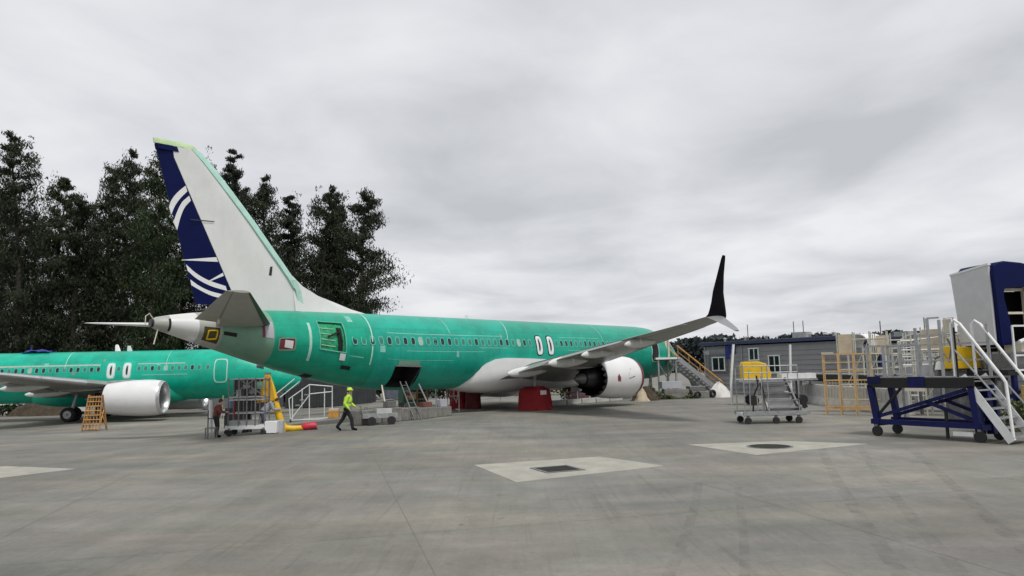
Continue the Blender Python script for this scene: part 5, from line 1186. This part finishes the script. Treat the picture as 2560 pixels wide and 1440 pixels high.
# orange platform ladder by the left engine
lx, ly = -26.75, 45.6
t = thing('platform_ladder', 'orange brown platform ladder standing left of the white engine', 'ladder', (lx, ly, gz(lx, ly)), R(5))
bars(t, 'stile', WOOD, [((0, 0, 0), (.12, .5, 2.2)), ((1.02, 0, 0), (.9, .5, 2.2)), ((.0, 1.0, 0), (.12, .55, 2.2)), ((1.02, 1.0, 0), (.9, .55, 2.2))], .07, .09)
for k in range(8): q = (k+.5)/8; MB().box((.51, .5*q, 2.2*q), (1.02-.24*q, .14, .05)).build('rung', ORA, t)
bars(t, 'slat', WOOD, [((.2+.2*k, .02, .05), (.26+.16*k, .5, 2.15)) for k in range(4)], .045)
bars(t, 'side_brace', ORA, [((0, 0, .1), (.1, .75, 1.3)), ((1.02, 0, .1), (.92, .75, 1.3)), ((0, 1, .1), (.1, .3, 1.3)), ((1.02, 1, .1), (.92, .3, 1.3))], .05)
bars(t, 'back_bar', WOOD, [((.02+.1*q, 1-.45*q, 2.2*q), (1.0-.1*q, 1-.45*q, 2.2*q)) for q in (.2, .45, .7, .95)], .04)

# ------------------------------------------------------------------ people
def capsule(b, p, q, r0, r1, n=10):
    p, q = Vector(p), Vector(q); pts = [p+(q-p)*t for t in (0, .25, .5, .75, 1)]
    b.tube(pts, [r0+(r1-r0)*t for t in (0, .25, .5, .75, 1)], n); b.ball(p, r0*1.0, n); b.ball(q, r1*1.0, n)
def remesh(o, v):
    md = o.modifiers.new('one_skin', 'REMESH'); md.mode = 'VOXEL'; md.voxel_size = v; md.use_smooth_shade = True
    sm_ = o.modifiers.new('soften', 'SMOOTH'); sm_.factor = .5; sm_.iterations = 3
def person(loc, rz, J, label, top, legs, hat, sc_=1.0):
    t = thing('person', label, 'person', loc, rz); t.scale = (sc_,)*3
    b = MB(); V = lambda k: Vector(J[k])
    # torso, limbs, head as overlapping forms fused to one skin
    capsule(b, V('pelvis'), V('chest'), .125, .15); capsule(b, V('chest'), V('neck'), .13, .06); capsule(b, V('neck'), V('head')-Vector((0, 0, .06)), .055, .06)
    hd_ = V('head'); b.ball(hd_, (.095, .078, .115), 14); f = Vector(J['face']).normalized()
    b.ball(hd_+f*.098+Vector((0, 0, -.01)), (.018, .016, .024), 8)                 # nose
    b.ball(hd_+f*.045+Vector((0, 0, -.07)), (.05, .05, .045), 10)                  # jaw
    sdv = Vector((-f.y, f.x, 0))
    for s_ in (1, -1): b.ball(hd_+sdv*.08*s_, (.018, .014, .032), 8)               # ears
    for s in 'LR':
        capsule(b, V('pelvis'), V('hip'+s), .11, .10); capsule(b, V('hip'+s), V('knee'+s), .09, .062); capsule(b, V('knee'+s), V('ankle'+s), .06, .04)
        capsule(b, V('ankle'+s), V('toe'+s), .042, .035)
        capsule(b, V('chest')+Vector((0, 0, .08)), V('sh'+s), .08, .068); capsule(b, V('sh'+s), V('el'+s), .056, .043); capsule(b, V('el'+s), V('wr'+s), .042, .028)
        d = (V('wr'+s)-V('el'+s)).normalized(); pl = V('wr'+s)+d*.05; capsule(b, V('wr'+s), pl+d*.03, .028, .036, 8)
        side = d.cross(Vector((0, 0, 1)) if abs(d.z) < .9 else f); side.normalize(); n_ = d.cross(side)
        for i, (o_, ln) in enumerate(((-.03, .068), (-.010, .082), (.010, .078), (.03, .060))):
            a = pl+side*o_+d*.03; m_ = a+d*ln*.5; e = m_+d*ln*.42+n_*ln*.28; capsule(b, a, m_, .010, .009, 6); capsule(b, m_, e, .009, .008, 6)
        capsule(b, pl-side*.03-d*.02, pl-side*.065+d*.03+n_*.01, .012, .010, 6)
    bo = b.build('body', SKIN, t); remesh(bo, .011)
    b = MB(); 
    for s_ in (1, -1): b.ball(hd_+f*.083+sdv*.032*s_+Vector((0, 0, .012)), (.012, .012, .009), 8)
    b.build('eyes', DARK, t)
    b = MB(); b.beam(hd_+f*.088+sdv*.022+Vector((0, 0, -.052)), hd_+f*.088-sdv*.022+Vector((0, 0, -.052)), .008, .008); b.build('mouth', M('lips', (.3, .1, .09), .6), t)
    b = MB(); b.ball(hd_-f*.018+Vector((0, 0, .028)), (.105, .092, .105), 14); b.build('hair', HAIR, t)
    if hat:
        b = MB(); b.revolve([(.04, .125), (.06, .118), (.11, .10), (.145, .06), (.155, .01)], hd_, 'z', 18); b.revolve([(.035, .118), (.04, .15), (.05, .12)], hd_+f*.02, 'z', 18); b.build('hard_hat', hat, t)
    b = MB(); capsule(b, V('pelvis')+Vector((0, 0, -.02)), V('chest'), .155, .18, 14); capsule(b, V('chest'), V('neck')-Vector((0, 0, .05)), .165, .085, 14)
    for s in 'LR': capsule(b, V('chest')+Vector((0, 0, .07)), V('sh'+s), .10, .085); capsule(b, V('sh'+s), V('el'+s), .078, .066); capsule(b, V('el'+s), V('wr'+s), .064, .05)
    jk = b.build('jacket', top, t); remesh(jk, .016)
    if top is HIVIS:
        for q in (.25, .7):
            c0 = V('pelvis')*(1-q)+V('chest')*q; ax_ = (V('chest')-V('pelvis')).normalized(); r_ = .155+.025*q+.010
            u = ax_.cross(Vector((0, 1, 0))).normalized(); v = ax_.cross(u); rings = []
            for h_ in (-.025, .025): rings.append([c0+ax_*h_+(u*math.cos(a)+v*math.sin(a))*r_ for a in [2*math.pi*k/20 for k in range(20)]])
            MB().loft(rings, False).build('reflective_band', GALV, t)
    b = MB(); capsule(b, V('pelvis')-Vector((0, .05, .02)), V('pelvis')+Vector((0, .05, 0)), .135, .135, 12)
    for s in 'LR': capsule(b, V('pelvis'), V('hip'+s), .13, .115, 12); capsule(b, V('hip'+s), V('knee'+s), .11, .082, 12); capsule(b, V('knee'+s), V('ankle'+s)+Vector((0, 0, .03)), .08, .066, 12)
    tr = b.build('trousers', legs, t); remesh(tr, .016)
    for s in 'LR':
        b = MB(); capsule(b, V('ankle'+s), V('toe'+s), .058, .045, 10); capsule(b, V('ankle'+s)+Vector((0, 0, .05)), V('ankle'+s), .056, .058, 10); bt = b.build('boot', BLACK, t); remesh(bt, .014)
    return t
# walking to the right (+x): one leg far behind, one ahead
walk = dict(pelvis=(0, 0, .93), chest=(.06, 0, 1.30), neck=(.09, 0, 1.50), head=(.13, 0, 1.645), face=(1, -.1, 0),
    hipL=(.0, .09, .90), hipR=(.0, -.09, .90), kneeL=(-.16, .10, .52), ankleL=(-.40, .10, .16), toeL=(-.27, .10, .05), kneeR=(.22, -.09, .50), ankleR=(.26, -.09, .09), toeR=(.42, -.09, .06),
    shL=(.06, .19, 1.42), shR=(.08, -.19, 1.42), elL=(.12, .25, 1.14), elR=(-.04, -.25, 1.14), wrL=(.30, .22, 1.00), wrR=(.10, -.24, .95))
person((-7.05, 30.9, gz(-7, 30.9)), R(4), walk, 'person walking in a hi-vis yellow jacket and black trousers on the open concrete', HIVIS, CLOTHK, HIVIS, 1.0)
stand = dict(pelvis=(0, 0, .92), chest=(.07, 0, 1.28), neck=(.13, 0, 1.46), head=(.20, 0, 1.58), face=(1, 0, -.3),
    hipL=(0, .09, .89), hipR=(0, -.09, .89), kneeL=(.05, .11, .49), kneeR=(.07, -.11, .49), ankleL=(.0, .12, .09), ankleR=(.02, -.12, .09), toeL=(.16, .13, .06), toeR=(.18, -.13, .06),
    shL=(.08, .19, 1.39), shR=(.08, -.19, 1.39), elL=(.16, .22, 1.13), elR=(.16, -.22, 1.13), wrL=(.38, .12, 1.12), wrR=(.38, -.12, 1.12))
person((-12.35, 30.5, gz(-12.35, 30.5)), R(10), stand, 'person in a maroon jacket and dark trousers standing at the caged stand', CLOTHR, CLOTHK, None, .93)
bend = dict(stand); bend.update(chest=(.30, 0, 1.20), neck=(.46, 0, 1.31), head=(.57, 0, 1.37), shL=(.34, .19, 1.28), shR=(.34, -.19, 1.28), elL=(.44, .21, 1.02), elR=(.44, -.21, 1.02), wrL=(.66, .14, 1.0), wrR=(.66, -.14, 1.0))
person((-10.95, 32.0, gz(-10.95, 32)), R(20), bend, 'person in a grey hoodie and purple trousers bending beside the yellow post', CLOTHG, CLOTHP, None, 1.0)
